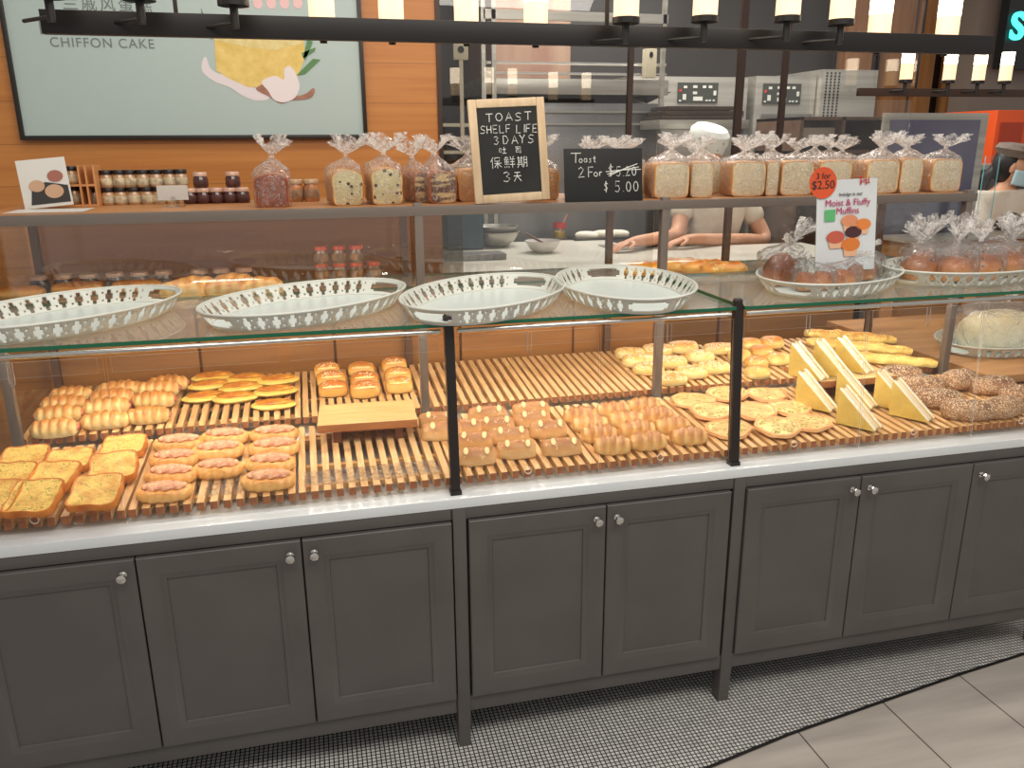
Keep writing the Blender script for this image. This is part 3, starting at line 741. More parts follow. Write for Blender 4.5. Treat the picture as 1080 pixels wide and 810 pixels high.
# sandwiches: pixel of the front lower left corner
SW = [((831, 396), 'r', -60, 'left one of three on the wooden riser'), ((856, 393), 'r', -60, 'middle one of three on the wooden riser'), ((879, 389), 'r', -60, 'right one of three on the wooden riser'),
      ((838, 428), 'f', -58, 'below the riser at its left corner'), ((881, 447), 'f', -58, 'frontmost, in front of the pale one'), ((880, 425), 'f', -58, 'behind the frontmost wedge'),
      ((920, 428), 'f', -58, 'left of the rightmost wedge, mostly hidden by it'), ((937, 438), 'f', -58, 'rightmost, beside the seeded loaves')]
for (q, w_, rz, lb) in SW:
    if w_ == 'r': p = onz(q[0], q[1], STZ+.006)
    else: p = onplane(q[0], q[1], FA, FB, FY)
    s = 1.05 if w_ == 'r' else 1.08
    spawn('wedge', sandwich, (p.x, p.y, p.z+.003), (0, 0, math.radians(rz)), 'yellow sandwich wedge standing upright, '+lb, 'sandwich', 'sandwich wedges', (s, s, s))
# upper inner shelf
def up(px, py, h): return onz(px, py, 1.234+h*.55)-Vector((0, 0, h*.55))
UP = [('flat', flat_bread, (18, 307), .036, 0, 'flat golden bread at the far left behind the glass', 'flat golden breads'), ('flat', flat_bread, (82, 302), .036, 3, 'flat golden bread behind the leftmost white tray', 'flat golden breads'),
      ('flat', flat_bread, (145, 300), .036, -3, 'flat golden bread next to the scored loaves', 'flat golden breads'),
      ('scored', scored_loaf, (207, 300), .062, -15, 'scored glossy loaf, upper left of the pile', 'scored glossy loaves'), ('scored', scored_loaf, (247, 297), .062, -20, 'scored glossy loaf, at the top of the pile', 'scored glossy loaves'),
      ('scored', scored_loaf, (236, 308), .06, -8, 'scored glossy loaf, front middle of the pile', 'scored glossy loaves'), ('scored', scored_loaf, (277, 303), .05, -10, 'scored glossy loaf, right end of the pile', 'scored glossy loaves'),
      ('scored', scored_loaf, (190, 310), .05, 5, 'scored glossy loaf, left front of the pile', 'scored glossy loaves'),
      ('cheese', cheese_bread, (680, 282), .046, 0, 'orange cheese bread left of the grey post', 'orange cheese breads'), ('cheese', cheese_bread, (714, 278), .046, -8, 'orange cheese bread just right of the grey post', 'orange cheese breads'),
      ('cheese', cheese_bread, (742, 279), .05, -12, 'orange cheese bread in the middle of the row', 'orange cheese breads'), ('cheese', cheese_bread, (768, 285), .036, -5, 'orange cheese bread at the right end of the row', 'orange cheese breads')]
for (k, fn, q, h, rz, lb, g) in UP:
    p = up(q[0], q[1], h)
    p.y = max(p.y, .735)
    spawn(k, fn, (p.x, p.y, 1.235), (0, 0, math.radians(rz)), lb, 'bread', g)
#@@OVAL
# ================================================================== oval openwork trays
def oval_tray():
    t = thing('oval_tray', '', 'tray')
    a0, b0, a1, b1, H = .285, .170, .318, .200, .044
    nm = 42; nt = nm*8; nr = 9; b = B(); g = []
    for j in range(nr+1):
        s = j/nr; z = H*s; k = s**.9
        g.append([b.verts.new(((a0+(a1-a0)*k)*math.cos(2*PI*i/nt), (b0+(b1-b0)*k)*math.sin(2*PI*i/nt), .002+z)) for i in range(nt)])
    pat = {1: (1, 2), 2: (1, 2), 3: (0, 1, 2, 3), 4: (0, 1, 2, 3), 5: (0, 1, 2, 3), 6: (1, 2), 7: (1, 2)}
    for j in range(nr):
        for i in range(nt):
            th = (i+.5)/nt*2*PI; d = min(abs(math.sin(th/2)), abs(math.cos(th/2)))*2
            if d < .38:
                if d < .30-(.05 if j in (2, 6) else 0) and 2 <= j <= 6: continue
            else:
                c = i % 8
                if c in pat.get(j, ()): continue
                if c in (5,) and j in (2, 6): continue
            b.faces.new((g[j][i], g[j][(i+1) % nt], g[j+1][(i+1) % nt], g[j+1][i]))
    o = obj('openwork_side', b, TRAY_W, t)
    md = o.modifiers.new('thick', 'SOLIDIFY'); md.thickness = .0022
    b = B(); tube(b, [(a1*math.cos(2*PI*i/90), b1*math.sin(2*PI*i/90), H+.003) for i in range(90)], .0032, 8, True); obj('rim', b, TRAY_W, t)
    b = B(); lathe(b, [(0, .001), (1, .001), (1.004, .0035), (0, .004)], 90, sx=a0, sy=b0); obj('base', b, mat('tray_base', (200, 210, 206), .3), t)
    return t
SZ = 1.2575
TR = [((-.62, .325), 48, 'empty white openwork oval tray at the left edge'), ((-.012, .300), 40, 'empty white openwork oval tray left of the front post, second from left'),
      ((.475, .255), 50, 'empty white openwork oval tray just right of the dark front post'), ((.905, .300), 82, 'empty white openwork oval tray, rightmost of the empty ones'),
      ((1.605, .300), 35, 'white openwork oval tray filled with bagged muffins'), ((2.13, .320), 12, 'white openwork oval tray filled with bagged fruit buns')]
for (c, rz, lb) in TR:
    spawn('oval', oval_tray, (c[0], c[1], SZ), (0, 0, math.radians(rz)), lb, 'tray', 'white openwork oval trays')
#@@BAGS
# ================================================================== bagged loaves on the top shelf
def bag_mesh(w_, d_, h_, neck, tuft_h, tuft_r, seed=0, lean=(0, 0), n=56, sq=4.0, crink=.004):
    """bag around a loaf (centre 0,0; base z 0). Returns body bmesh and tuft bmesh"""
    b = B(); g = []
    def ring(rx, ry, z, ox=0, oy=0, e=sq, pl=0, am=crink):
        out = []
        for k in range(n):
            a = 2*PI*k/n; ca, sa = math.cos(a), math.sin(a)
            m_ = (abs(ca)**e+abs(sa)**e)**(-1/e)
            p = Vector((rx*m_*ca, ry*m_*sa, z)); q = p*45
            f = 1+pl*math.sin(13*a+seed*2)+pl*.6*math.sin(23*a+seed)
            d = noise.noise(Vector((q.x+seed*7, q.y, q.z)))*am
            out.append((p.x*f+ox+ca*d, p.y*f+oy+sa*d, z+noise.noise(q+Vector((seed, 5, 9)))*am))
        return out
    hw, hd = w_/2, d_/2
    zs = [(hw, hd, .001, sq, 0), (hw+.003, hd+.003, .01, sq, 0), (hw+.004, hd+.004, h_*.5, sq, 0), (hw+.003, hd+.003, h_*.95, sq, .0), (hw*.96, hd*.96, h_+.008, sq*.8, .02),
          (hw*.8, hd*.8, h_+neck*.35, 3, .04), (hw*.52, hd*.52, h_+neck*.62, 2.4, .07), (hw*.26, hd*.26, h_+neck*.85, 2, .10), (.009, .009, h_+neck, 2, .1)]
    for rx, ry, z, e, pl in zs:
        s = max(0, (z-h_)/neck)
        g.append([b.verts.new(p) for p in ring(rx, ry, z, lean[0]*s, lean[1]*s, e, pl, crink if z > .012 else 0)])
    for a, c in zip(g, g[1:]):
        for k in range(n): b.faces.new((a[k], a[(k+1) % n], c[(k+1) % n], c[k]))
    t = B(); g = []
    dx, dy = lean
    for s, rr in ((0, .009), (.12, .007), (.3, .45*tuft_r), (.6, .8*tuft_r), (.85, tuft_r), (1, 1.08*tuft_r)):
        z = h_+neck+tuft_h*s
        g.append([t.verts.new((p[0], p[1], p[2]-(.25*tuft_h*s*s*(1+math.sin(3*k*2*PI/n+seed))))) for k, p in enumerate(ring(rr, rr*.7, z, dx*(1+1.3*s), dy*(1+s), 2, .30*s, .0025))])
    for a, c in zip(g, g[1:]):
        for k in range(n): t.faces.new((a[k], a[(k+1) % n], c[(k+1) % n], c[k]))
    return b, t
def sq_loaf_mesh(w_, d_, h_, dome=0, seed=0, crumbs=True):
    """tin loaf along y; end faces show crumb (slot 1)"""
    b = B(); n = 48; prev = None
    prof = []
    for k in range(n):
        a = 2*PI*k/n; ca, sa = math.cos(a), math.sin(a); e = 7
        m_ = (abs(ca)**e+abs(sa)**e)**(-1/e)
        x = w_/2*m_*ca; z = h_/2+h_/2*m_*sa
        if dome and z > h_*.6: z += dome*(1-(2*x/w_)**2)*((z-h_*.6)/(h_*.4)); x *= 1+.06*(z/h_)
        prof.append((x, z))
    ny = 12
    for j in range(ny+1):
        y = -d_/2+d_*j/ny
        sc = .992 if j in (0, ny) else 1
        ring = [b.verts.new((x*sc, y, h_/2+(z-h_/2)*sc)) for x, z in prof]
        if prev:
            for k in range(n): b.faces.new((prev[k], ring[k], ring[(k+1) % n], prev[(k+1) % n]))
        prev = ring
        if j in (0, ny):
            inner = [b.verts.new((x*.93, y+(-.0008 if j == 0 else .0008), h_/2+(z-h_/2)*.93)) for x, z in prof]
            for k in range(n):
                q = (ring[(k+1) % n], inner[(k+1) % n], inner[k], ring[k])
                b.faces.new(q if j else q[::-1])
            f = b.faces.new(inner if j else inner[::-1]); f.material_index = 1
    bmesh.ops.recalc_face_normals(b, faces=b.faces)
    rough(b, .0014, 30, seed)
    return b
def slice_bump(m, period=.013):
    nt = m.node_tree; N = nt.nodes; Lk = nt.links
    return m
CRUST = mat('toast_loaf_crust', (224, 168, 104), .5, c2=(206, 144, 80), nscale=12, stretch=(1, 20, 1), bump=.15)
CRUMB = mat('white_crumb', (222, 206, 172), .7, c2=(212, 196, 160), nscale=45, bump=.12, bscale=120)
def spotted(name, base, base2, spot, sc, th):
    if name in MATS: return MATS[name]
    m = mat(name, base, .7, c2=base2, nscale=30, bump=.3, bscale=100)
    nt = m.node_tree; N = nt.nodes; Lk = nt.links; Bs = N['Principled BSDF']
    src = Bs.inputs['Base Color'].links[0].from_socket
    tc = N.new('ShaderNodeTexCoord'); oi = N.new('ShaderNodeObjectInfo'); ad = N.new('ShaderNodeVectorMath'); ad.operation = 'ADD'
    Lk.new(tc.outputs['Object'], ad.inputs[0]); Lk.new(oi.outputs['Random'], ad.inputs[1])
    v = N.new('ShaderNodeTexVoronoi'); v.inputs['Scale'].default_value = sc; Lk.new(ad.outputs[0], v.inputs['Vector'])
    l = math_node(N, Lk, 'LESS_THAN', v.outputs['Distance'], th)
    mx = N.new('ShaderNodeMixRGB'); Lk.new(l, mx.inputs[0]); Lk.new(src, mx.inputs[1]); mx.inputs[2].default_value = (*srgb(spot), 1)
    Lk.new(mx.outputs[0], Bs.inputs['Base Color'])
    return m
RAISIN = spotted('raisin_crumb', (218, 206, 160), (204, 190, 142), (52, 26, 16), 42, .24)
CHOC = mat('marble_crumb', (92, 50, 30), .6, c2=(206, 176, 120), nscale=26, stretch=(.6, 1, 2.2), lo=.45, hi=.55, bump=.2)
BROWN = mat('brown_crumb', (150, 72, 38), .5, c2=(122, 52, 28), nscale=30, bump=.3)
BRCR = mat('brown_crust', (150, 74, 36), .4, c2=(176, 96, 50), nscale=20, bump=.2)
def bagged_loaf(name, x, y, w_, d_, h_, rz, label, group, crust, crumb, dome=0, neck=.035, th=.035, tr=.028, lean=(0, 0), seed=0, z=1.516, tilt=0):
    t = thing(name, label, 'bagged bread', (x, y, z), math.radians(rz), group)
    t.rotation_euler = (math.radians(tilt), 0, math.radians(rz))
    obj('loaf', sq_loaf_mesh(w_, d_, h_, dome, seed), crust, t, True, [crumb])
    b, tf = bag_mesh(w_+.008, d_+.01, h_+dome+.002, neck, th, tr, seed, lean)
    bag = obj('bag', b, BAG, t); bag['label'] = 'crinkled clear plastic bag'
    obj('bag_tuft', tf, TUFT, bag)
    return t
# white tin loaves: (left px, right px of the front face, base py, rz, depth)
WL = [(601, 640, 0, 'hidden behind the black price board, its tuft showing left'), (641, 678, 0, 'half hidden by the right end of the price board'),
      (690, 727, 4, 'first one fully right of the price board'), (729, 752, -3, 'narrow one before the dark gap, second right of the board'), (772, 807, 3, 'just right of the dark gap with an orange left side'),
      (808, 821, -4, 'thin pack squeezed between two wider loaves'), (824, 857, 2, 'just left of the round orange price dot'), (864, 897, 2, 'behind the round orange price dot'),
      (914, 947, 2, 'behind the right side of the muffin poster'), (950, 971, -2, 'whitest narrow one standing slightly forward'), (982, 1013, 4, 'last one at the right end of the shelf')]
def corner_loaf(k, xa, xb, yf, dp, h_, rz, lb, th, tr):
    ph = math.radians(rz); wd = xb-xa
    cx, cy = (xa+xb)/2-dp/2*math.sin(ph), yf+dp/2*math.cos(ph)
    bagged_loaf('bagged_white_loaf', cx, cy, wd/math.cos(ph)-.006, dp, h_, rz, lb, 'bagged white loaves on the top shelf', CRUST, CRUMB, 0, .028+.006*(k % 3), th, tr, ((-1)**k*.010, -.015), k*1.7)
for k, (pa, pb, rz, lb) in enumerate(WL):
    yf = .655 if k > 1 else .70
    if k == 9: yf = .635
    xa, xb = ony(pa, 190, yf).x, ony(pb, 190, yf).x
    corner_loaf(k, xa, xb, yf, .115, .118 if k != 9 else .124, -9+rz, 'bagged white tin loaf '+lb, .048+.012*((k*7) % 3)/2, (.040+.012*((k*5) % 3)/2) if xb-xa > .08 else .030)
RW = ['behind the black price board', 'behind the gap beside the price board', 'behind the first loaf right of the board', 'behind the narrow second loaf', 'behind the loaf with the orange left side', 'behind the loaf left of the price dot',
      'behind the loaf at the orange price dot', 'behind the muffin poster', 'behind the whitest narrow loaf', 'behind the last loaf on the right']
for k, lb in enumerate(RW):
    xa = .93+k*.147
    corner_loaf(k+20, xa, xa+.118, .835+.01*(k % 2), .11, .116, -8+(k*5) % 7, 'bagged white tin loaf in the rear row, '+lb, .050+.010*((k*7) % 3)/2, .044+.010*((k*5) % 3)/2)
# left group
def px_loaf(pa, pb, yf): return ony(pa, 195, yf).x, ony(pb, 195, yf).x
xa, xb = px_loaf(268, 304, .66); bagged_loaf('bagged_brown_loaf', (xa+xb)/2, .73, xb-xa, .13, .088, 0, 'bagged dark brown loaf standing alone beside the jars', None, BRCR, BROWN, .012, .045, .07, .042, (.006, 0), 21)
xa, xb = px_loaf(345, 380, .66); bagged_loaf('bagged_raisin_loaf', (xa+xb)/2+.004, .75, xb-xa-.008, .16, .095, 6, 'bagged raisin loaf, left one of the pair', 'bagged raisin loaves', CRUST, RAISIN, .014, .035, .07, .05, (.012, 0), 25)
xa, xb = px_loaf(388, 423, .66); bagged_loaf('bagged_raisin_loaf', (xa+xb)/2+.004, .75, xb-xa-.008, .16, .100, 4, 'bagged raisin loaf, right one of the pair', 'bagged raisin loaves', CRUST, RAISIN, .014, .035, .07, .055, (.004, 0), 31)
xa, xb = px_loaf(432, 450, .67); bagged_loaf('bagged_marble_loaf', (xa+xb)/2+.01, .80, xb-xa, .16, .085, 8, 'bagged chocolate marble loaf, rear left of the two dark ones', 'bagged marble loaves', BRCR, CHOC, .012, .04, .06, .04, (-.01, 0), 35)
xa, xb = px_loaf(450, 480, .65); bagged_loaf('bagged_marble_loaf', (xa+xb)/2+.004, .73, xb-xa-.006, .14, .090, 4, 'bagged chocolate marble loaf, front right of the two dark ones', 'bagged marble loaves', BRCR, CHOC, .012, .045, .065, .05, (-.01, 0), 37)
xa, xb = px_loaf(483, 520, .72); bagged_loaf('bagged_sweet_loaf', (xa+xb)/2, .80, xb-xa-.006, .15, .095, 0, 'bagged orange-sided loaf half behind the framed chalkboard', 'bagged sweet loaves', CRUST, CRUST, .01, .04, .065, .045, (-.01, 0), 41)
xa, xb = px_loaf(560, 592, .70); bagged_loaf('bagged_sweet_loaf', (xa+xb)/2, .79, xb-xa-.006, .15, .095, 0, 'bagged orange-sided loaf between the two chalkboards', 'bagged sweet loaves', CRUST, CRUST, .01, .04, .065, .05, (.0, 0), 43)
# ================================================================== bagged buns in the right-hand trays
MUF = bread_mat('muffin_crust', (196, 132, 74), (160, 92, 46), (112, 58, 30), .06, .5, nz=.8, bump=.4)
FRUIT = bread_mat('fruit_bun_crust', (214, 150, 84), (188, 116, 58), (140, 78, 36), .07, .35, (50, 20, 20), 60, .66, .3, nz=.5, bump=.15, coat=.3)
def loose_bag(rx, ry, h_, tuft, seed, lean=(0, 0), neck=.03):
    return bag_mesh(rx*2, ry*2, h_, neck, tuft, tuft*.55, seed, lean, 48, 2.3, .008)
def bagged_bun(name, p, L, W_, H_, m, label, group, seed, rz=0, tuft=.06, lean=(0, 0), n=1, z=0, cat='bagged bun'):
    t = thing(name, label, cat, p, math.radians(rz), group)
    if n == 1:
        b = blob(L, W_, H_, lambda u, a, r: 1+.05*math.sin(5*a+seed), 28, 20, .55); rough(b, .003, 40, seed); obj('bun', b, m, t)
    else:
        for k in range(n):
            b = blob(L*.52, W_*.8, H_, lambda u, a, r: 1+.05*math.sin(5*a+seed), 20, 16, .5, None, 0, ((k-(n-1)/2)*L*.5, (k % 2-.5)*.02, 0)); rough(b, .003, 40, seed+k); obj('muffin', b, m, t)
    b, tf = loose_bag(L/2+.008, W_/2+.008, H_+.006, tuft, seed, lean)
    bag = obj('bag', b, BAGC, t); bag['label'] = 'clear plastic bag'
    obj('bag_tuft', tf, TUFT, bag)
    return t
MB_ = [((1.45, .345), 20, .12, .10, .095, .075, 'at the back left of the tray, its tuft pointing up right', (.05, -.01)), ((1.53, .44), 0, .12, .09, .06, .05, 'at the back of the tray behind the poster', (.02, .02)),
       ((1.49, .215), -15, .11, .09, .055, .03, 'at the front left of the tray', (-.02, -.02)), ((1.60, .25), 10, .12, .09, .05, .03, 'in the front middle of the tray', (.02, -.03)),
       ((1.73, .33), 0, .12, .09, .06, .035, 'right of the middle of the tray', (.02, 0)), ((1.815, .41), 20, .10, .09, .055, .03, 'at the right end of the tray', (.02, 0))]
for k, (q, rz, L, W_, H_, tf, lb, lean) in enumerate(MB_):
    bagged_bun('bagged_muffins', (q[0], q[1], SZ+.006), L, W_, H_, MUF, 'clear bag of muffins '+lb, 'bagged muffins', 50+k, rz, tf, lean, 2, cat='bagged muffins')
FBN = [((1.93, .29), 0, .075, 'at the left end of the tray', (-.01, 0)), ((2.03, .38), 0, .085, 'at the back left of the tray', (.0, 0)), ((2.02, .24), 20, .065, 'with two dark raisins, front left', (.02, .01)), ((2.14, .26), -10, .07, 'at the front middle of the tray', (.0, .02)),
       ((2.17, .40), 10, .09, 'at the back middle of the tray', (.0, 0)), ((2.27, .29), 0, .085, 'at the front right of the tray', (.01, 0)), ((2.33, .40), 0, .08, 'at the far right edge of the tray', (.02, 0))]
for k, (q, rz, tf, lb, lean) in enumerate(FBN):
    bagged_bun('bagged_fruit_bun', (q[0], q[1], SZ+.006), .118, .105, .082, FRUIT, 'bagged reddish fruit bun '+lb, 'bagged fruit buns', 70+k, rz, tf, lean)
#@@SIGNS
# ================================================================== signs
STROKES = {
 'T': [[(0, 1), (1, 1)], [(.5, 1), (.45, 0)]], 'O': [[(.5+.48*math.cos(a*PI/6+1.6), .5+.48*math.sin(a*PI/6+1.6)) for a in range(13)]],
 'A': [[(0, 0), (.5, 1), (1, 0)], [(.2, .35), (.8, .35)]], 'S': [[(.95, .9), (.5, 1), (.1, .8), (.3, .55), (.8, .4), (.85, .15), (.4, 0), (0, .1)]],
 'H': [[(0, 1), (0, 0)], [(.8, 1), (.8, 0)], [(0, .5), (.8, .5)]], 'E': [[(.8, 1), (0, 1), (0, 0), (.8, 0)], [(0, .5), (.65, .5)]],
 'L': [[(0, 1), (0, 0), (.8, 0)]], 'F': [[(.8, 1), (0, 1), (0, 0)], [(0, .5), (.65, .5)]], 'I': [[(.3, 1), (.3, 0)]],
 '3': [[(.1, .9), (.5, 1), (.8, .8), (.4, .55), (.85, .3), (.5, 0), (.05, .1)]], 'D': [[(0, 1), (0, 0), (.5, .05), (.85, .5), (.5, .95), (0, 1)]],
 'Y': [[(0, 1), (.45, .5)], [(.9, 1), (.45, .5), (.4, 0)]], '2': [[(.05, .8), (.4, 1), (.75, .75), (.4, .35), (0, 0), (.85, .05)]],
 'o': [[(.4+.38*math.cos(a*PI/5+1.6), .3+.3*math.sin(a*PI/5+1.6)) for a in range(11)]], 'r': [[(.1, .6), (.1, 0)], [(.1, .35), (.3, .6), (.6, .55)]],
 'a': [[(.7, .55), (.3, .6), (.05, .3), (.3, 0), (.7, .15), (.7, .6), (.75, 0)]], 's': [[(.6, .6), (.2, .55), (.5, .3), (.5, .05), (.1, 0)]],
 't': [[(.3, 1), (.3, .1), (.55, 0)], [(0, .65), (.6, .65)]], '5': [[(.8, 1), (.15, 1), (.1, .55), (.6, .6), (.8, .3), (.5, 0), (.05, .1)]],
 '0': [[(.4+.36*math.cos(a*PI/6+1.6), .45+.45*math.sin(a*PI/6+1.6)) for a in range(13)]], '.': [[(.2, .03), (.25, 0)]],
 '$': [[(.8, .8), (.4, .9), (.15, .7), (.7, .35), (.5, .1), (.1, .2)], [(.45, 1.1), (.45, -.1)]], 'u': [[(.1, .6), (.15, .1), (.5, 0), (.7, .6), (.75, 0)]],
 ' ': [],
 '吐': [[(0, .75), (0, .25), (.3, .25), (.3, .75), (0, .75)], [(.45, .6), (.95, .6)], [(.7, .95), (.7, .1)], [(.4, .08), (1, .08)]],
 '司': [[(.1, .9), (.85, .9), (.85, .05), (.7, .12)], [(.15, .7), (.65, .7)], [(.2, .5), (.6, .5), (.6, .2), (.2, .2), (.2, .5)]],
 '保': [[(.25, 1), (0, .6)], [(.15, .8), (.15, 0)], [(.4, .95), (.85, .95), (.85, .65), (.4, .65), (.4, .95)], [(.35, .45), (1, .45)], [(.63, .65), (.63, 0)], [(.6, .42), (.35, .1)], [(.66, .42), (1, .1)]],
 '鮮': [[(.2, 1), (0, .75)], [(.15, .9), (.38, .9), (.3, .75)], [(.05, .72), (.42, .72), (.42, .3), (.05, .3), (.05, .72)], [(.05, .52), (.42, .52)], [(.23, .72), (.23, .3)], [(0, .12), (.04, 0)], [(.2, .14), (.22, .02)], [(.38, .14), (.44, 0)], [(.55, 1), (.63, .85)], [(.9, 1), (.82, .85)], [(.52, .75), (.98, .75)], [(.55, .52), (.95, .52)], [(.5, .28), (1, .28)], [(.75, .78), (.75, 0)]],
 '期': [[(.05, .85), (.55, .85)], [(.15, 1), (.15, .28)], [(.45, 1), (.45, .28)], [(.15, .65), (.45, .65)], [(.15, .47), (.45, .47)], [(.0, .28), (.58, .28)], [(.18, .2), (.03, 0)], [(.42, .2), (.55, .05)], [(.68, .95), (.68, .3), (.6, 0)], [(.68, .95), (.95, .95), (.95, .05), (.85, .1)], [(.68, .68), (.95, .68)], [(.68, .42), (.95, .42)]],
 '天': [[(.15, .9), (.85, .9)], [(.05, .55), (.95, .55)], [(.5, .9), (.45, .5), (.05, 0)], [(.5, .52), (.95, 0)]],
}
def chalk_text(b, s, x, z, cw, ch, adv, r, y, jit=.04, slant=0):
    rnd = random.Random(sum(map(ord, s)))
    for c in s:
        jx, jz = rnd.uniform(-jit, jit), rnd.uniform(-jit, jit)
        for st in STROKES[c]:
            pts = [(x+(px_+jx+slant*pz)*cw, y, z+(pz+jz)*ch) for px_, pz in st]
            tube(b, pts, r, 5)
        x += adv*(.5 if c in 'I.' else 1)
# framed chalkboard (local: x 0..W, z 0..H, front at y=0)
BW, BH = .245, .315
t = thing('framed_chalkboard', 'tall chalkboard in a pale wooden frame reading TOAST SHELF LIFE 3 DAYS', 'sign', (.518, .598, 1.516), 0)
t.rotation_euler = (math.radians(-6), math.radians(-2.5), math.radians(0))
b = B()
for x0, x1, z0, z1 in ((0, .026, 0, BH), (BW-.026, BW, 0, BH), (.026, BW-.026, 0, .026), (.026, BW-.026, BH-.026, BH)): box(b, x0, x1, 0, .014, z0, z1, 0, .003)
obj('frame', b, WOOD_LIGHT, t)
obj('slate', bx(.024, BW-.024, .004, .010, .024, BH-.024), mat('slate', (20, 21, 21), .7, c2=(30, 32, 31), nscale=8), t)
b = B(); R_ = .0013; Y_ = .003
chalk_text(b, 'TOAST', .055, .247, .021, .024, .031, R_, Y_)
chalk_text(b, 'SHELF', .034, .212, .016, .023, .0205, R_, Y_); chalk_text(b, 'LIFE', .148, .210, .016, .024, .0215, R_, Y_, slant=.15)
chalk_text(b, '3', .074, .178, .018, .024, .03, R_, Y_); chalk_text(b, 'DAYS', .105, .178, .019, .025, .0265, R_, Y_)
chalk_text(b, '吐司', .090, .148, .022, .022, .05, R_*.9, Y_); chalk_text(b, '保鮮期', .060, .105, .034, .034, .042, R_*.9, Y_)
chalk_text(b, '3天', .095, .062, .026, .030, .034, R_, Y_)
obj('chalk_writing', b, CHALK, t)
t2 = thing('price_chalkboard', 'frameless black chalkboard reading Toast 2 For $5.00, old price struck out', 'sign', (.814, .598, 1.516), 0)
t2.rotation_euler = (math.radians(-8), 0, 0)
obj('slate', bx(0, .268, .003, .008, 0, .168, .001), mat('slate_black', (12, 12, 12), .6, c2=(18, 18, 18), nscale=8), t2)
b = B(); Y_ = .002; R_ = .0014
chalk_text(b, 'T', .022, .122, .034, .030, .03, R_, Y_); chalk_text(b, 'oast', .05, .124, .014, .020, .016, R_, Y_)
chalk_text(b, '2', .046, .078, .024, .032, .032, R_, Y_); chalk_text(b, 'F', .080, .078, .020, .032, .022, R_, Y_); chalk_text(b, 'or', .099, .080, .016, .022, .018, R_, Y_)
chalk_text(b, '$', .148, .080, .022, .034, .03, R_, Y_); chalk_text(b, '5.20', .176, .080, .018, .030, .022, R_, Y_)
for (xa, za, xb, zb) in ((.145, .086, .255, .108), (.140, .094, .262, .100), (.150, .080, .250, .118)): tube(b, [(xa, Y_, za), ((xa+xb)/2, Y_, (za+zb)/2+.002), (xb, Y_, zb)], R_, 5)
chalk_text(b, '$', .132, .030, .018, .030, .03, R_, Y_); chalk_text(b, '5.00', .170, .030, .021, .034, .026, R_, Y_)
obj('chalk_writing', b, CHALK, t2)
obj('easel_foot', bx(.10, .17, .008, .05, 0, .012), BLACK, t2)
def text(s, x, z, size, m, par, y=0, name='lettering', al='LEFT', ex=0.0004, bold=0, sp=1):
    c = bpy.data.curves.new(name, 'FONT'); c.body = s; c.size = size; c.align_x = al; c.extrude = ex; c.offset = bold
    c.materials.append(m)
    c.space_character = sp
    f = bpy.data.objects.new('tmp', c); COL.objects.link(f)
    me = bpy.data.meshes.new_from_object(f.evaluated_get(bpy.context.evaluated_depsgraph_get())); bpy.data.objects.remove(f)
    if not me.materials: me.materials.append(m)
    o = bpy.data.objects.new(name, me); COL.objects.link(o); o.location = (x, y, z); o.rotation_euler = (PI/2, 0, 0); o.parent = par
    return o
def disc(b, cx, cz, rx, rz, y, n=28, mi=0, th=.0006):
    a = [b.verts.new((cx+rx*math.cos(2*PI*k/n), y, cz+rz*math.sin(2*PI*k/n))) for k in range(n)]
    c = [b.verts.new((v.co.x, y+th, v.co.z)) for v in a]
    b.faces.new(a).material_index = mi
    for k in range(n): b.faces.new((a[k], c[k], c[(k+1) % n], a[(k+1) % n])).material_index = mi
def poly(b, pts, y, th=.0006, mi=0):
    a = [b.verts.new((x, y, z)) for x, z in pts]; c = [b.verts.new((x, y+th, z)) for x, z in pts]; n = len(pts)
    b.faces.new(a).material_index = mi
    for k in range(n): b.faces.new((a[k], c[k], c[(k+1) % n], a[(k+1) % n])).material_index = mi
# muffin poster in acrylic stand
pa = ony(862, 272, .30); pc = ony(925, 268, .30)
W3 = .222; H3 = .248
t3 = thing('muffin_poster', 'white muffin poster with round orange 3 for $2.50 dot, in acrylic stand', 'sign', (pa.x-.003, .30, SZ+.02), 0)
t3.rotation_euler = (math.radians(-5), math.radians(-1.5), 0)
ZB = pa.z-SZ-.02-.06
H3 = .31
obj('paper', bx(.004, W3-.004, .002, .0035, .02, H3-.004), mat('poster_paper', (226, 230, 234), .4), t3)
b = B(); box(b, 0, W3, .0036, .006, 0, H3); box(b, 0, W3, -.002, .0, 0, H3); obj('acrylic_sheet', b, ACRYL, t3, False)
b = B(); box(b, 0, W3, .006, .06, 0, .003); obj('acrylic_foot', b, ACRYL, t3, False)
def pz(px_, py_):   # point on the poster
    q = ony(px_, py_, .30); return (q.x-t3.location.x, q.z-t3.location.z)
b = B(); x_, z_ = pz(875, 193); disc(b, x_, z_, .048, .048, -.004, 40, 0, .001); obj('price_dot', b, mat('orange_sticker', (216, 84, 40), .5), t3)
DK = mat('dark_ink', (50, 40, 40), .6); PK = mat('magenta_ink', (176, 40, 92), .6); RD = mat('red_ink', (196, 60, 50), .6); GN = mat('green_ink', (90, 176, 110), .6)
text('3 for', x_, z_+.012, .026, DK, t3, -.0052, al='CENTER'); text('$2.50', x_, z_-.018, .036, DK, t3, -.0052, al='CENTER')
text('Indulge in our', W3/2+.01, pz(890, 207)[1]-.002, .015, DK, t3, -.0028, al='CENTER')
text('Moist & Fluffy', W3/2, pz(890, 216)[1]-.006, .029, PK, t3, -.0028, al='CENTER'); text('Muffins', W3/2, pz(890, 224)[1]-.008, .029, PK, t3, -.0028, al='CENTER')
b = B(); x_, z_ = pz(919, 192)
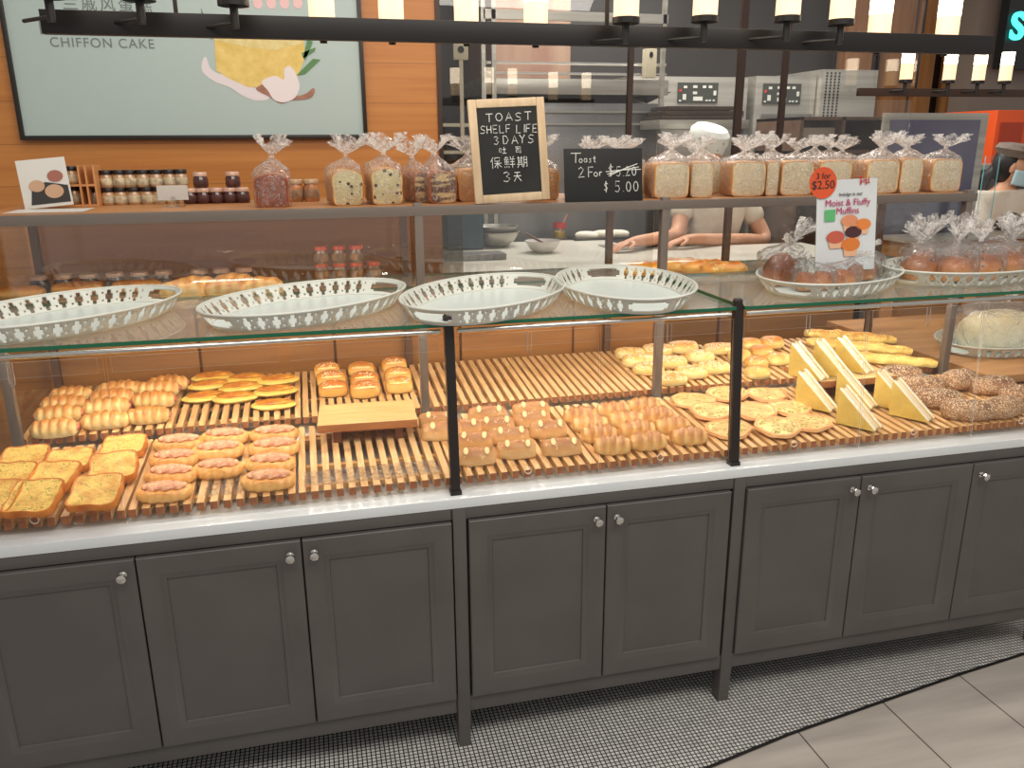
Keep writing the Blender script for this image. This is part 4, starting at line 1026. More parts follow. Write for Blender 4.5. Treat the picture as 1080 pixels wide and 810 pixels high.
for dx, dz, sx, sz in ((-.012, .0, .002, .012), (-.012, .012, .009, .0015), (-.006, -.002, .006, .0015), (.004, .004, .008, .0015), (.006, -.004, .002, .008), (.014, -.006, .006, .0015), (.016, .002, .0015, .010)): poly(b, [(x_+dx-sx, z_+dz-sz), (x_+dx+sx, z_+dz-sz), (x_+dx+sx, z_+dz+sz), (x_+dx-sx, z_+dz+sz)], -.0028)
obj('red_emblem', b, RD, t3)
b = B(); x_, z_ = pz(880, 228); poly(b, [(x_-.018, z_-.018), (x_+.018, z_-.018), (x_+.018, z_+.018), (x_-.018, z_+.018)], -.0028); obj('green_badge', b, GN, t3)
for (qx, qy, r_, top_, cup) in ((900, 234, .030, (214, 140, 100), 1), (914, 238, .028, (222, 130, 60), 0), (903, 246, .030, (70, 34, 40), 0), (884, 251, .032, (190, 90, 70), 1), (899, 259, .034, (214, 120, 50), 0)):
    x_, z_ = pz(qx, qy)
    b = B(); poly(b, [(x_-r_*.62, z_-r_*1.1), (x_+r_*.62, z_-r_*1.1), (x_+r_*.85, z_), (x_-r_*.85, z_)], -.0028, mi=1); disc(b, x_, z_, r_, r_*.62, -.0034)
    obj('printed_muffin', b, mat('ink_%d' % qx, top_, .5), t3, ms=[mat('ink_cup', (226, 176, 140), .5)])
# wall poster
PY = 1.578
x0, x1, z0, z1 = -1.025, .266, 1.722, 2.50
wp = thing('wall_poster', 'large pale green chiffon cake poster in thin black frame on orange wood wall', 'poster', (x0, PY, z0), 0)
b = B()
for a_, c_, d_, e_ in ((0, .016, 0, z1-z0), (x1-x0-.016, x1-x0, 0, z1-z0), (.016, x1-x0-.016, 0, .016), (.016, x1-x0-.016, z1-z0-.016, z1-z0)): box(b, a_, c_, -.012, .02, d_, e_, 0, .002)
obj('frame', b, mat('poster_frame', (30, 22, 18), .4), wp)
obj('print', bx(.014, x1-x0-.014, 0, .008, .014, z1-z0-.014), mat('poster_print', (172, 188, 184), .35), wp)
def wz(px_, py_):
    q = ony(px_, py_, PY); return q.x-x0, q.z-z0
GI = mat('grey_ink', (112, 118, 118), .6)
x_, z_ = wz(53, 50); x2, _ = wz(163, 52); h_ = wz(60, 40)[1]-z_
text('CHIFFON CAKE', x_, z_+.003, .047, GI, wp, -.0012, sp=1.12)
x_, z_ = wz(41, 36); text('PANDAN', x_, z_, .088, GI, wp, -.0012, sp=1.12)
x_, z_ = wz(66, 9); text('兰戚风蛋糕', x_, z_, .055, GI, wp, -.0012, sp=1.3)
def smooth_pts(pts, k=5):
    out = []; n = len(pts)
    for i in range(n):
        p0, p1, p2, p3 = (Vector(pts[(i+j) % n]) for j in (-1, 0, 1, 2))
        for q in range(k):
            t = q/k; out.append(tuple(.5*((2*p1)+(p2-p0)*t+(2*p0-5*p1+4*p2-p3)*t*t+(3*p1-p0-3*p2+p3)*t**3)))
    return out
def wpoly(pts, y, name, m):
    if name in ('printed_cream', 'printed_shell', 'printed_coconut'): pts = smooth_pts(pts)
    b = B(); poly(b, [wz(*p) for p in pts], y); return obj(name, b, m, wp, False)
wpoly([(213, 66), (214, 76), (226, 86), (242, 92), (256, 101), (270, 106), (284, 104), (280, 95), (266, 92), (254, 84), (244, 76), (232, 78), (222, 72), (217, 60)], -.0012, 'printed_cream', mat('ink_cream', (224, 214, 216), .5))
wpoly([(225, 20), (318, 18), (322, 60), (314, 82), (296, 92), (262, 92), (240, 82), (228, 74)], -.0018, 'printed_cake', mat('ink_cake', (216, 184, 92), .5, c2=(232, 202, 120), nscale=22))
wpoly([(225, 20), (318, 18), (319, 46), (290, 53), (255, 49), (226, 42)], -.0024, 'printed_cake_top', mat('ink_cake_top', (226, 210, 150), .5, c2=(214, 192, 120), nscale=30))
wpoly([(270, 94), (280, 88), (296, 86), (310, 100), (322, 99), (330, 93), (332, 97), (326, 104), (308, 106), (296, 109), (284, 102)], -.0026, 'printed_shell', mat('ink_shell', (140, 92, 76), .5, c2=(168, 118, 98), nscale=40))
wpoly([(283, 96), (276, 86), (290, 80), (299, 84), (300, 73), (306, 70), (313, 80), (316, 92), (311, 103), (300, 108), (289, 105)], -.0032, 'printed_coconut', mat('ink_white', (230, 218, 218), .5))
for pts in ([(312, 80), (330, 62), (338, 63), (322, 78)], [(320, 60), (324, 42), (330, 44), (322, 64)], [(318, 56), (333, 50), (332, 54), (320, 62)], [(212, 8), (224, 40), (214, 30)], [(216, 36), (224, 42), (224, 36), (210, 28)]):
    wpoly(pts, -.003, 'printed_leaf', mat('ink_leaf', (84, 130, 76), .5))
for k in range(5):
    x_, z_ = wz(258+k*14, 3); b = B(); disc(b, x_, z_, .018, .022, -.0016, 16); obj('pink_letter', b, mat('ink_pink', (232, 190, 190), .5), wp)
#@@JARS
# ================================================================== jars
def jar(body, lid, r=.03, h=.055, labelc=(214, 200, 168), lidh=.012):
    t = thing('jam_jar', '', 'jar')
    b = B(); lathe(b, [(0, 0), (r*.92, 0), (r, .004), (r, h*.8), (r*.85, h*.93), (r*.85, h)], 20); obj('glass_body', b, mat('jar_%d_%d_%d' % body, body, .12, c2=tuple(int(c*.8) for c in body), nscale=30, coat=.5), t)
    b = B(); lathe(b, [(r*1.003, h*.18), (r*1.02, h*.2), (r*1.02, h*.66), (r*1.003, h*.68)], 20); obj('paper_label', b, mat('label_%d' % labelc[0], labelc, .6, c2=tuple(int(c*.7) for c in labelc), nscale=60), t)
    b = B(); lathe(b, [(r*.92, h*.97), (r*.95, h*.97), (r*.95, h+lidh-.002), (r*.9, h+lidh), (0, h+lidh)], 20); obj('lid', b, mat('lid_%d_%d' % lid[:2], lid, .35, .2), t)
    return t
def jarset(key, body, lid, pts, lab, grp, **kw):
    for i, (x, y, z) in enumerate(pts):
        spawn(key, lambda: jar(body, lid, **kw), (x, y, z), (0, 0, .7*i), lab[i], 'jar', grp)
JR = .026
def topx(px_, py_, y_): return ony(px_, py_, y_).x
pw = ['first', 'second', 'third', 'fourth', 'fifth', 'sixth', 'seventh', 'eighth']
Z0 = 1.516
crt = thing('jar_crate', 'small wooden crate of jars beside the white leaflet', 'crate', (topx(78, 208, .93), .93, Z0))
b = B()
for z_ in (0, .062):
    box(b, -.075, .075, -.03, .055, z_, z_+.006)
for x_ in (-.078, .028, .048, .072): box(b, x_, x_+.005, -.032, .056, 0, .125)
obj('slats', b, mat('crate_wood', (206, 146, 92), .5), crt)
cx_ = crt.location.x
jarset('jar_dark', (190, 150, 110), (36, 26, 24), [(cx_-.045, .94, Z0+.007), (cx_-.0, .94, Z0+.007), (cx_-.045, .94, Z0+.069), (cx_-.0, .94, Z0+.069)],
       ['black-lidded jar in the wooden crate, lower left', 'black-lidded jar in the wooden crate, lower right', 'black-lidded jar in the wooden crate, upper left', 'black-lidded jar in the wooden crate, upper right'], 'black-lidded jars in the crate', r=.021, h=.042)
xs = [topx(p, 208, .95) for p in (100, 114, 127, 141, 155, 168, 181)]
jarset('jar_dark', (190, 150, 110), (36, 26, 24), [(x, .96, Z0) for x in xs]+[(topx(p, 195, .95), .965, Z0+.0545) for p in (112, 126, 137, 151, 165, 179, 191)],
       ['black-lidded cream jar, %s from left in the lower row of the wall stack' % pw[i] for i in range(7)]+['black-lidded cream jar, %s from left in the upper row of the wall stack' % pw[i] for i in range(7)], 'black-lidded cream jars', r=.0215, h=.042)
jarset('jar_cloth', (70, 22, 20), (206, 170, 150), [(topx(p, 208, .93), .93, Z0) for p in (201, 215, 229, 243, 256)]+[(topx(212, 195, .94), .94, Z0+.050), (topx(246, 195, .94), .94, Z0+.050)],
       ['pale-lidded dark jam jar, %s from left in the bottom row' % pw[i] for i in range(5)]+['pale-lidded dark jam jar on top, left one', 'pale-lidded dark jam jar on top, right one'], 'pale-lidded jam jars', r=.023, h=.038, lidh=.011, labelc=(90, 50, 44))
jarset('jar_tall', (196, 132, 84), (190, 160, 128), [(topx(p, 208, .93), .93, Z0) for p in (312, 329)],
       ['squat brown jar left of its twin, between brown and raisin loaves', 'squat brown jar right of its twin, between brown and raisin loaves'], 'squat brown jars', r=.026, h=.06, labelc=(176, 140, 110))
# jars at the back of the inner shelf, behind the glass
ZI = 1.2345
jarset('jar_inner', (66, 44, 40), (196, 158, 132), [(topx(p, 275, 1.0), 1.0, ZI) for p in (38, 64, 91, 119, 145, 171, 209, 232, 256)],
       ['dim pale-lidded jar behind the glass, %s from the left' % (pw+['ninth'])[i] for i in range(9)], 'dim jars behind the glass', r=.030, h=.044, labelc=(110, 92, 78), lidh=.012)
xs = [topx(p, 262, 1.0) for p in (338, 357, 375, 393)]
jarset('jar_orange', (150, 116, 84), (222, 96, 52), [(x, 1.0, ZI) for x in xs]+[(x, 1.0, ZI+.0605) for x in xs[:3]],
       ['orange-lidded jar, %s from left in the bottom row behind glass' % pw[i] for i in range(4)]+['orange-lidded jar, %s from left in the top row behind glass' % pw[i] for i in range(3)], 'orange-lidded jars behind the glass', r=.025, h=.048, labelc=(196, 150, 110))
# leaflet stand and small card
lf = thing('leaflet', 'white leaflet with pictures of jars, leaning at the left end of the shelf', 'leaflet', (topx(25, 212, .82), .82, Z0))
lf.rotation_euler = (math.radians(-12), math.radians(-5), math.radians(4))
obj('card', bx(0, .135, 0, .002, 0, .145), mat('leaflet_paper', (206, 204, 198), .5), lf)
b = B(); poly(b, [(.02, .01), (.13, .01), (.13, .06), (.07, .075), (.03, .06)], -.001); obj('printed_shadow', b, mat('ink_black', (40, 34, 34), .5), lf)
for x_, z_, r_ in ((.045, .065, .022), (.09, .045, .026), (.10, .09, .022)):
    b = B(); disc(b, x_, z_, r_, r_*.8, -.0022, 18); obj('printed_jar', b, mat('ink_jar_%d' % int(x_*1000), (188, 150, 120) if z_ < .08 else (150, 90, 74), .5), lf)
o = obj('paper_sheet', bx(-.02, .19, 0, .14, .0003, .0018), mat('leaflet_paper', (206, 204, 198), .5)); o.location = (topx(10, 218, .66), .66, Z0); tag(o, 'white paper sheet lying on the shelf below the leaflet', 'paper')
cd = thing('name_card', 'small white card in a clip holder before the jars', 'card', (topx(183, 212, .80), .80, Z0))
obj('card', bx(-.045, .045, 0, .002, .02, .065), mat('leaflet_paper', (206, 204, 198), .5), cd)
b = B(); box(b, -.03, .03, -.03, .03, 0, .002); tube(b, [(-.004, -.002, .002), (-.004, -.003, .03), (.004, -.003, .03), (.004, -.002, .002)], .0012, 6); obj('clip', b, CHROME, cd)
# plastic sheets lying on empty slats
def sheet(x0, x1, y0, y1, label, seed):
    b = B(); nx, ny = 36, 10; g = []
    for j in range(ny+1):
        row = []
        for i in range(nx+1):
            x = x0+(x1-x0)*i/nx; y = y0+(y1-y0)*j/ny
            z = FA+FB*(y-FY)+.004+.006*abs(noise.noise(Vector((x*45+seed, y*60, 2))))
            row.append(b.verts.new((x, y, z)))
        g.append(row)
    for j in range(ny):
        for i in range(nx): b.faces.new((g[j][i], g[j][i+1], g[j+1][i+1], g[j+1][i]))
    return tag(obj('plastic_sheet', b, WRAP), label, 'plastic sheet', 'clear plastic sheets on slats')
sheet(-.06, .30, .07, .16, 'crumpled clear plastic sheet on bare slats before the riser', 1)
sheet(-.31, -.17, .07, .20, 'crumpled clear plastic sheet between the pink-filled buns', 5)
#@@LAMPS
# ================================================================== chandeliers
LAMPG = mat('lamp_glow', (255, 236, 206), .4, emit=7.5)
LAMPL = mat('lamp_frost', (255, 222, 180), .4, emit=.75)
def tube_lamp(par, x, y, z, h=.16, r=.029, bary=0, armdx=0, gl=1, st=.055):
    b = B(); lathe(b, [(0, 0), (r, 0), (r, .07)], 20, x, y, z); L0 = obj('frosted_foot', b, LAMPL, par)
    b = B(); lathe(b, [(r, .07), (r, h), (0, h)], 20, x, y, z); obj('glass_tube', b, LAMPG, par)
    b = B(); lathe(b, [(0, -.012), (r*1.08, -.012), (r*1.08, .001), (0, .001)], 20, x, y, z)
    lathe(b, [(.0085, -st), (.0085, -.012)], 12, x, y, z); lathe(b, [(0, -st), (.0085, -st)], 12, x, y, z)
    tube(b, [(x, y, z-st+.01), (x-armdx, bary, z-st+.01)], .004, 8)
    obj('arm', b, BLACK, par)
ch = thing('chandelier', 'long black bar chandelier with white candle tubes above the counter', 'chandelier', (0, 0, 0))
BZ0, BZ1 = 1.920, 1.966
obj('bar', bx(-.497, 1.812, -.012, .012, BZ0, BZ1, .001), BLACK, ch)
def lampx(px_, y_): return ony(px_, 25, y_).x
for px_, yy, dz in ((55, -.075, .028), (150, -.075, .028), (248, -.075, .024), (660, -.075, .012), (743, -.075, .020), (830, -.075, .026), (887, -.075, .022)):
    tube_lamp(ch, lampx(px_, yy), yy, BZ1+dz-.005, armdx=.07)
for px_ in (340, 413, 492, 565, 928, 1000):
    tube_lamp(ch, lampx(px_, .075), .075, BZ0+.032, bary=0, armdx=-.03, st=.03)
for px_ in (187, 640): 
    x_ = lampx(px_, 0); obj('hanging_rod', bx(x_-.004, x_+.004, -.004, .004, BZ1, 3.1), BLACK, ch)
ch2 = thing('chandelier', 'smaller bar chandelier with four lit tubes beyond the bread shelf', 'chandelier', (0, 0, 0))
a = ony(905, 97, 1.45); zb = a.z
obj('bar', bx(a.x, a.x+1.6, 1.438, 1.462, zb-.017, zb+.017, .001), mat('brown_bar', (64, 44, 34), .4, .3), ch2)
for px_ in (952, 997, 1028, 1056): tube_lamp(ch2, ony(px_, 85, 1.42).x, 1.40, zb+.05, .125, .027, 1.44, .05)
for x_ in (a.x+.3, a.x+1.2): obj('hanging_rod', bx(x_-.004, x_+.004, 1.446, 1.454, zb, 3.1), BLACK, ch2)
#@@KITCHEN
# ================================================================== kitchen behind
kc = thing('kitchen_counter', 'wood-fronted preparation counter with pale top behind the display case', 'counter')
obj('body', bx(.59, 2.72, 1.66, 2.20, .0, 1.12), WOOD_PANEL, kc)
obj('body', bx(.59, 1.70, 2.201, 2.70, .0, 1.12), WOOD_PANEL, kc)
b = B(); pts_ = [(.575, 1.64), (2.74, 1.64), (2.74, 2.22), (1.72, 2.22), (1.72, 2.72), (.575, 2.72)]
lo_ = [b.verts.new((x, y, 1.12)) for x, y in pts_]; hi_ = [b.verts.new((x, y, 1.143)) for x, y in pts_]
b.faces.new(lo_[::-1]); b.faces.new(hi_)
for k in range(6): b.faces.new((lo_[k], lo_[(k+1) % 6], hi_[(k+1) % 6], hi_[k]))
obj('top', b, mat('pale_counter', (206, 202, 190), .3, c2=(190, 186, 174), nscale=3), kc, False)
KZ = 1.1435
def onk(px_, py_): return onz(px_, py_, KZ)
def bowl(b, r, h, th=.002):
    lathe(b, [(0, 0), (r*.45, 0), (r*.75, h*.3), (r*.95, h*.75), (r, h), (r*1.04, h), (r*1.04, h-.004), (r*.99, h-.006)], 32)
    lathe(b, [(0, .003), (r*.43, .003), (r*.72, h*.32), (r*.92, h*.77), (r*.985, h)], 32)
p = onk(528, 262)
for k, (r_, h_, dz, lb) in enumerate(((.125, .085, 0, 'steel mixing bowl, lower one of the nested pair'), (.115, .07, .045, 'steel mixing bowl, upper one of the nested pair'))):
    b = B(); bowl(b, r_, h_); o = obj('mixing_bowl', b, STEEL); o.location = (p.x, p.y+.1, KZ+dz); tag(o, lb, 'bowl', 'nested steel bowls')
p = onk(577, 268)
wb = thing('mixing_bowl', 'white bowl of brown mixture with a spatula in it', 'bowl', (p.x, p.y+.08, KZ))
b = B(); bowl(b, .092, .062); obj('bowl_body', b, mat('white_bowl', (214, 210, 204), .25), wb)
b = B(); lathe(b, [(0, .05), (.082, .046)], 24); rough(b, .003, 60); obj('mixture', b, mat('brown_mix', (88, 46, 30), .4, c2=(120, 66, 44), nscale=30), wb)
sp = obj('spatula', tube(B(), [(.0, 0, .05), (-.09, .02, .10)], .006, 8), mat('brown_handle', (90, 54, 36), .5)); sp.location = (p.x, p.y+.08, KZ); tag(sp, 'brown spatula resting in the white mixing bowl', 'spatula')
p = onk(590, 251)
mc = thing('measuring_cup', 'clear cup with red rim and yellow liquid behind the white bowl', 'cup', (p.x, p.y, KZ))
b = B(); lathe(b, [(.032, 0), (.038, .09)], 20); obj('cup_wall', b, PANE, mc)
b = B(); lathe(b, [(0, .001), (.031, .001), (.034, .04), (0, .04)], 20); obj('liquid', b, mat('yellow_oil', (196, 160, 60), .2), mc)
b = B(); lathe(b, [(.0385, .06), (.0395, .06), (.0395, .092), (.0385, .092)], 20); obj('red_band', b, mat('red_plastic', (190, 50, 46), .4), mc)
br_ = obj('pastry_brush', tube(B(), [(0, 0, .03), (.05, .01, .14)], .005, 8), mat('brush_wood', (200, 130, 100), .5)); br_.location = (p.x, p.y, KZ); tag(br_, 'pastry brush leaning in the red-rimmed cup', 'brush')
p = onk(632, 252)
dt = thing('dough_tray', 'dark baking tray of raw white dough pieces on the counter', 'tray', (p.x, p.y, KZ))
b = B(); box(b, -.17, .20, -.06, .10, 0, .004); 
for q in ((-.17, -.165, -.06, .1), (.195, .2, -.06, .1), (-.17, .2, -.06, -.055), (-.17, .2, .095, .1)): box(b, *q, 0, .014)
obj('tray_pan', b, mat('dark_pan', (84, 80, 74), .35, .6), dt)
for k, (x_, y_, r_) in enumerate(((-.08, .0, -25), (.04, .03, -25), (.13, .03, -25))):
    b = blob(.14, .06, .045, None, 24, 16, .6); o = obj('raw_dough', b, mat('dough', (236, 230, 212), .5)); o.location = (p.x+x_, p.y+y_, KZ+.005); o.rotation_euler = (0, 0, math.radians(r_))
    tag(o, 'raw white dough piece, %s one on the dark tray' % ('left', 'middle', 'right')[k], 'dough', 'raw dough pieces')
p = onk(672, 262)
b = B(); box(b, -.16, .22, -.05, .18, 0, .006, 0, .002); o = obj('steel_tray', b, STEEL); o.location = (p.x, p.y, KZ); tag(o, 'shiny steel tray under the gloved hands', 'tray')
o = obj('white_board', bx(0, .62, 0, .30, 0, .012, .002), mat('white_board', (214, 212, 204), .4)); p = onk(655, 233); o.location = (p.x-.3, p.y-.02, KZ); tag(o, 'white cutting board behind the dough tray', 'board')
o = obj('scale_tray', bx(0, .30, 0, .13, 0, .03, .003), STEELD); p = onk(470, 277); o.location = (p.x+.01, p.y+.02, KZ); tag(o, 'grey scale tray at the counter corner below the steel bowls', 'scale')
o = obj('blue_bin', bx(0, .20, 0, .2, 0, .28, .01), mat('teal_plastic', (40, 66, 78), .4)); p = onk(465, 262); o.location = (p.x+.02, 2.42, KZ); tag(o, 'dark teal bin behind the counter corner', 'bin')
# hood
hood = thing('extractor_hood', 'stainless steel extractor hood with pipes in the kitchen', 'hood')
y0_ = 3.0
a = ony(508, 97, y0_); c = ony(705, 97, y0_)
obj('hood_rim', bx(a.x, c.x, y0_, y0_+1.0, a.z-.01, ony(508, 82, y0_).z, .002), STEEL, hood)
b = B(); xa, xb = ony(527, 50, y0_).x, ony(605, 50, y0_).x
zt = 3.05; zb_ = ony(508, 80, y0_).z
vs = [b.verts.new(q) for q in ((xa, y0_+.12, zb_), (xb+.02, y0_+.12, zb_), (xb+.02, 4.0, zb_), (xa, 4.0, zb_), (xa, y0_+.15, zt), (xb+.02, y0_+.15, zt), (xb+.02, 4.0, zt), (xa, 4.0, zt))]
for q in ((0, 1, 5, 4), (1, 2, 6, 5), (2, 3, 7, 6), (3, 0, 4, 7)): b.faces.new([vs[i] for i in q])
obj('hood_canopy', b, mat('rosy_steel', (158, 120, 104), .4, .4, c2=(180, 150, 128), nscale=2, stretch=(4, 1, .3)), hood)
for zz in (66, 77): obj('pipe', tube(B(), [(ony(505, zz, y0_).x, y0_-.04, ony(505, zz, y0_).z), (ony(700, zz, y0_).x, y0_-.04, ony(505, zz, y0_).z)], .008, 8), CHROME, hood)
b = B(); q0 = ony(680, 97, y0_); q1 = ony(708, 97, y0_); q2 = ony(692, 108, y0_)
vs = [b.verts.new(v) for v in ((q0.x, y0_, q0.z), (q1.x, y0_, q1.z), (q1.x, y0_+.3, q1.z), (q0.x, y0_+.3, q0.z))]; vt = b.verts.new((q2.x, y0_+.15, q2.z))
for k in range(4): b.faces.new((vs[k], vs[(k+1) % 4], vt))
obj('drip_funnel', b, mat('dark_funnel', (40, 34, 30), .4, .4), hood)
rg = thing('cooking_range', 'wide stainless steel cooking range under the extractor hood', 'range')
a = ony(575, 100, 3.15); c = ony(690, 150, 3.15)
b = B(); box(b, ony(505, 100, 3.15).x, c.x, 3.02, 3.30, 0, 1.93, 0, .003); obj('steel_front', b, STEELD, rg)
b = B()
for zz in (118, 131): z_ = ony(600, zz, 3.0).z; box(b, ony(560, 100, 3.0).x, c.x+.02, 3.0, 3.022, z_-.006, z_+.006)
obj('seam_rail', b, STEEL, rg)
# ovens
def oven(pxa, pxb, label, panel):
    ya = 3.35
    a_, c_ = ony(pxa, 80, ya), ony(pxb, 80, ya)
    t_ = thing('deck_oven', label, 'oven', (0, 0, 0), 0, 'steel deck ovens')
    obj('oven_body', bx(a_.x, c_.x-.03, ya, ya+.9, 0, a_.z, .004), STEEL, t_)
    p0, p1 = ony(panel[0], panel[1], ya), ony(panel[2], panel[3], ya)
    obj('control_panel', bx(p0.x, p1.x, ya-.008, ya, p1.z, p0.z), mat('oven_panel', (58, 62, 56), .4), t_)
    b = B(); b2 = B(); w_ = p1.x-p0.x; h_ = p0.z-p1.z
    for fx, fz, sx, sz in ((.18, .78, .05, .1), (.42, .8, .06, .1), (.65, .8, .05, .1), (.8, .8, .05, .1), (.16, .3, .05, .22), (.42, .5, .06, .1), (.5, .22, .14, .16), (.92, .5, .04, .18), (.72, .14, .03, .06), (.8, .14, .03, .06), (.9, .14, .03, .06), (.06, .12, .03, .06)):
        box(b, p0.x+w_*(fx-sx/1.2), p0.x+w_*(fx+sx/1.2), ya-.011, ya-.008, p1.z+h_*(fz-sz/1.6), p1.z+h_*(fz+sz/1.6))
    obj('buttons', b, mat('oven_buttons', (206, 206, 198), .4), t_)
    box(b2, p0.x+w_*.03, p0.x+w_*.09, ya-.011, ya-.008, p1.z+h_*.55, p1.z+h_*.68); obj('red_button', b2, mat('red_button', (190, 50, 44), .4), t_)
    z_ = ony(pxa, 122, ya).z
    box_ = bx(a_.x+.05, c_.x-.06, ya-.03, ya-.01, z_-.01, z_+.01); obj('door_handle', box_, STEELD, t_)
    return t_
oven(664, 794, 'steel oven with buttoned black control panel, left of the pair', (715, 87, 756, 109))
oven(798, 866, 'steel oven with buttoned black control panel, right of the pair', (805, 88, 843, 110))
pf = thing('perforated_cabinet', 'tall steel cabinet with a perforated strip, right of the ovens', 'cabinet')
a, c = ony(868, 73, 3.3), ony(903, 73, 3.3)
obj('cabinet_body', bx(a.x, c.x+.18, 3.3, 4.2, 0, a.z, .003), STEEL, pf)
b = B()
for i in range(4):
    for j in range(16):
        x_ = ony(869.5, 100, 3.3).x+i*.016*2; z_ = ony(870, 76, 3.3).z-j*.0165*1.2
        box(b, x_, x_+.012, 3.297, 3.301, z_-.012, z_)
obj('perforation', b, mat('hole_dark', (36, 32, 30), .6), pf)
# rack of dark trays
rk = thing('tray_rack', 'dark wooden rack of bread trays behind the white loaves', 'rack')
a, c = ony(845, 123, 2.45), ony(942, 120, 2.45)
b = B(); 
for z_ in (a.z, a.z-.19, a.z-.38): box(b, a.x, c.x, 2.45, 2.95, z_-.02, z_, 0, .002)
for x_ in (a.x, (a.x+c.x)/2-.03, c.x-.02): box(b, x_, x_+.022, 2.45, 2.95, .0, a.z)
obj('rack_frame', b, mat('rack_wood', (110, 82, 62), .5, c2=(84, 60, 44), nscale=8), rk)
obj('loaf_box', bx(a.x+.03, (a.x+c.x)/2-.04, 2.5, 2.9, a.z-.15, a.z-.06, .004), mat('grey_box', (150, 138, 122), .6), rk)
obj('inner_back', bx((a.x+c.x)/2, c.x-.02, 2.9, 2.94, a.z-.37, a.z-.02), mat('rack_back', (38, 28, 24), .6), rk)
# baking trays stack on oven table
st = thing('baking_tray_stack', 'stack of dark baking trays lying before the left oven', 'tray stack')
a, c = ony(698, 122, 2.72), ony(785, 113, 2.72)
for k in range(3):
    z_ = a.z-.02+k*.026
    obj('baking_tray', bx(a.x+.02*k, c.x-.04*((k+1) % 2), 2.72, 2.98, z_, z_+.022, .002), mat('burnt_tray', (52, 38, 30), .45, .3, c2=(74, 52, 36), nscale=6), st)
obj('table_frame', bx(a.x-.02, c.x+.03, 2.70, 3.0, a.z-.075, a.z-.024, .002), STEEL, st)
for x_ in (a.x-.01, c.x): obj('table_leg', bx(x_, x_+.03, 2.71, 2.74, 0, a.z-.07), STEELD, st)
# dispenser, thermostat, frame poles, left shelf
a, c = ony(681, 51, 2.9), ony(692, 82, 2.9)
wt = thing('paper_towel_holder', 'white upright dispenser with a dark slot above the hood', 'dispenser')
obj('dispenser_body', bx(a.x, c.x, 2.9, 2.95, c.z, a.z, .004), mat('ivory_plastic', (214, 204, 176), .4), wt)
b = B(); disc(b, (a.x+c.x)/2, a.z-.035, .012, .018, 2.898, 16, 0, .002); obj('slot', b, BLACK, wt)
a, c = ony(478, 46, 2.4), ony(494, 63, 2.4)
th_ = thing('wall_control', 'small ivory wall control with round black dial', 'control box')
obj('box_body', bx(a.x, c.x, 2.4, 2.43, c.z, a.z, .003), mat('ivory_plastic', (214, 204, 176), .4), th_)
b = B(); disc(b, (a.x+c.x)/2, (a.z+c.z)/2+.01, .017, .017, 2.397, 20, 0, .003); obj('dial', b, BLACK, th_)
obj('conduit', bx(a.x+.03, a.x+.05, 2.41, 2.425, c.z-.4, c.z), mat('ivory_plastic', (214, 204, 176), .4), th_)
pl = thing('pole_frame', 'steel pole shelving frame between wall control and hood', 'frame')
b = B()
for px_ in (510, 521, 700): 
    q = ony(px_, 60, 2.85); box(b, q.x-.012, q.x+.012, 2.85, 2.875, 1.0, 3.05)
q = ony(600, 16, 2.85); box(b, ony(510, 16, 2.85).x, ony(705, 16, 2.85).x, 2.85, 2.875, q.z-.03, q.z+.02)
obj('poles', b, STEEL, pl)
ls = thing('bottom_freezer', 'white and black shelf unit at the left end of the kitchen', 'shelf unit')
a, c = ony(464, 130, 2.85), ony(500, 130, 2.85)
b = B()
for k in range(5): 
    z_ = a.z-k*.075; box(b, a.x, a.x+.20, 2.85, 3.2, z_-.018, z_)
obj('shelf_board', b, mat('ivory_shelf', (196, 186, 160), .5), ls)
obj('dark_back', bx(a.x, a.x+.20, 3.2, 3.3, .0, a.z-.02), mat('dark_back', (30, 28, 28), .5), ls)
ls.name = 'shelf_unit'
# right-hand background: steel screen, wood panelling, sign, orange machine
a, c = ony(934, 119, 1.95), ony(1047, 119, 1.95)
sc_ = thing('steel_screen', 'blue-grey steel screen panel standing behind the last loaves', 'screen')
obj('screen_frame', bx(a.x, c.x-.02, 1.95, 1.975, 0, a.z, .003), STEEL, sc_)
obj('screen_sheet', bx(a.x+.035, c.x-.075, 1.943, 1.951, 1.03, a.z-.035), mat('blue_steel', (124, 122, 138), .35, .6, c2=(100, 98, 118), nscale=2.5), sc_)
b = B(); x_ = ony(888, 60, 4.5).x
pal = mat('panel_wood', (176, 124, 76), .4, c2=(156, 104, 60), nscale=3, stretch=(8, 8, .6))
wpn = thing('wood_panelling', 'tall brown wood wall panels behind the small chandelier', 'panelling')
edges = [888, 934, 962, 1000, 1052]
xs = [ony(e_, 60, 4.4).x for e_ in edges]
for k in range(4):
    obj('panel', bx(xs[k]+.02, xs[k+1]-(.14 if k in (0, 2) else .02), 4.38, 4.5, .0, 3.05, .004), pal, wpn)
obj('dark_backing', bx(xs[0], xs[-1], 4.51, 4.55, 0, 3.05), mat('dark_backing', (40, 28, 24), .5), wpn)
a = ony(1063, 40, 3.6)
sg = thing('neon_sign', 'dark sign with a glowing teal letter S at the top right', 'sign')
obj('sign_board', bx(ony(1062, 40, 3.6).x, ony(1062, 40, 3.6).x+1.6, 3.62, 3.7, ony(1062, 72, 3.6).z, 3.0), mat('sign_black', (20, 22, 24), .4), sg)
NE = mat('teal_neon', (70, 210, 200), .4, emit=2.2)
q = ony(1064, 41, 3.6); o = text('S', q.x, q.z, .27, NE, sg, 3.6, 'glowing_letter', ex=.01, bold=.006)
obj('pillar', bx(ony(1052, 40, 3.7).x-.15, ony(1052, 40, 3.7).x+.9, 3.75, 3.95, 0, 3.05), mat('grey_pillar', (120, 108, 98), .4), wpn)
a = ony(1053, 116, 2.9)
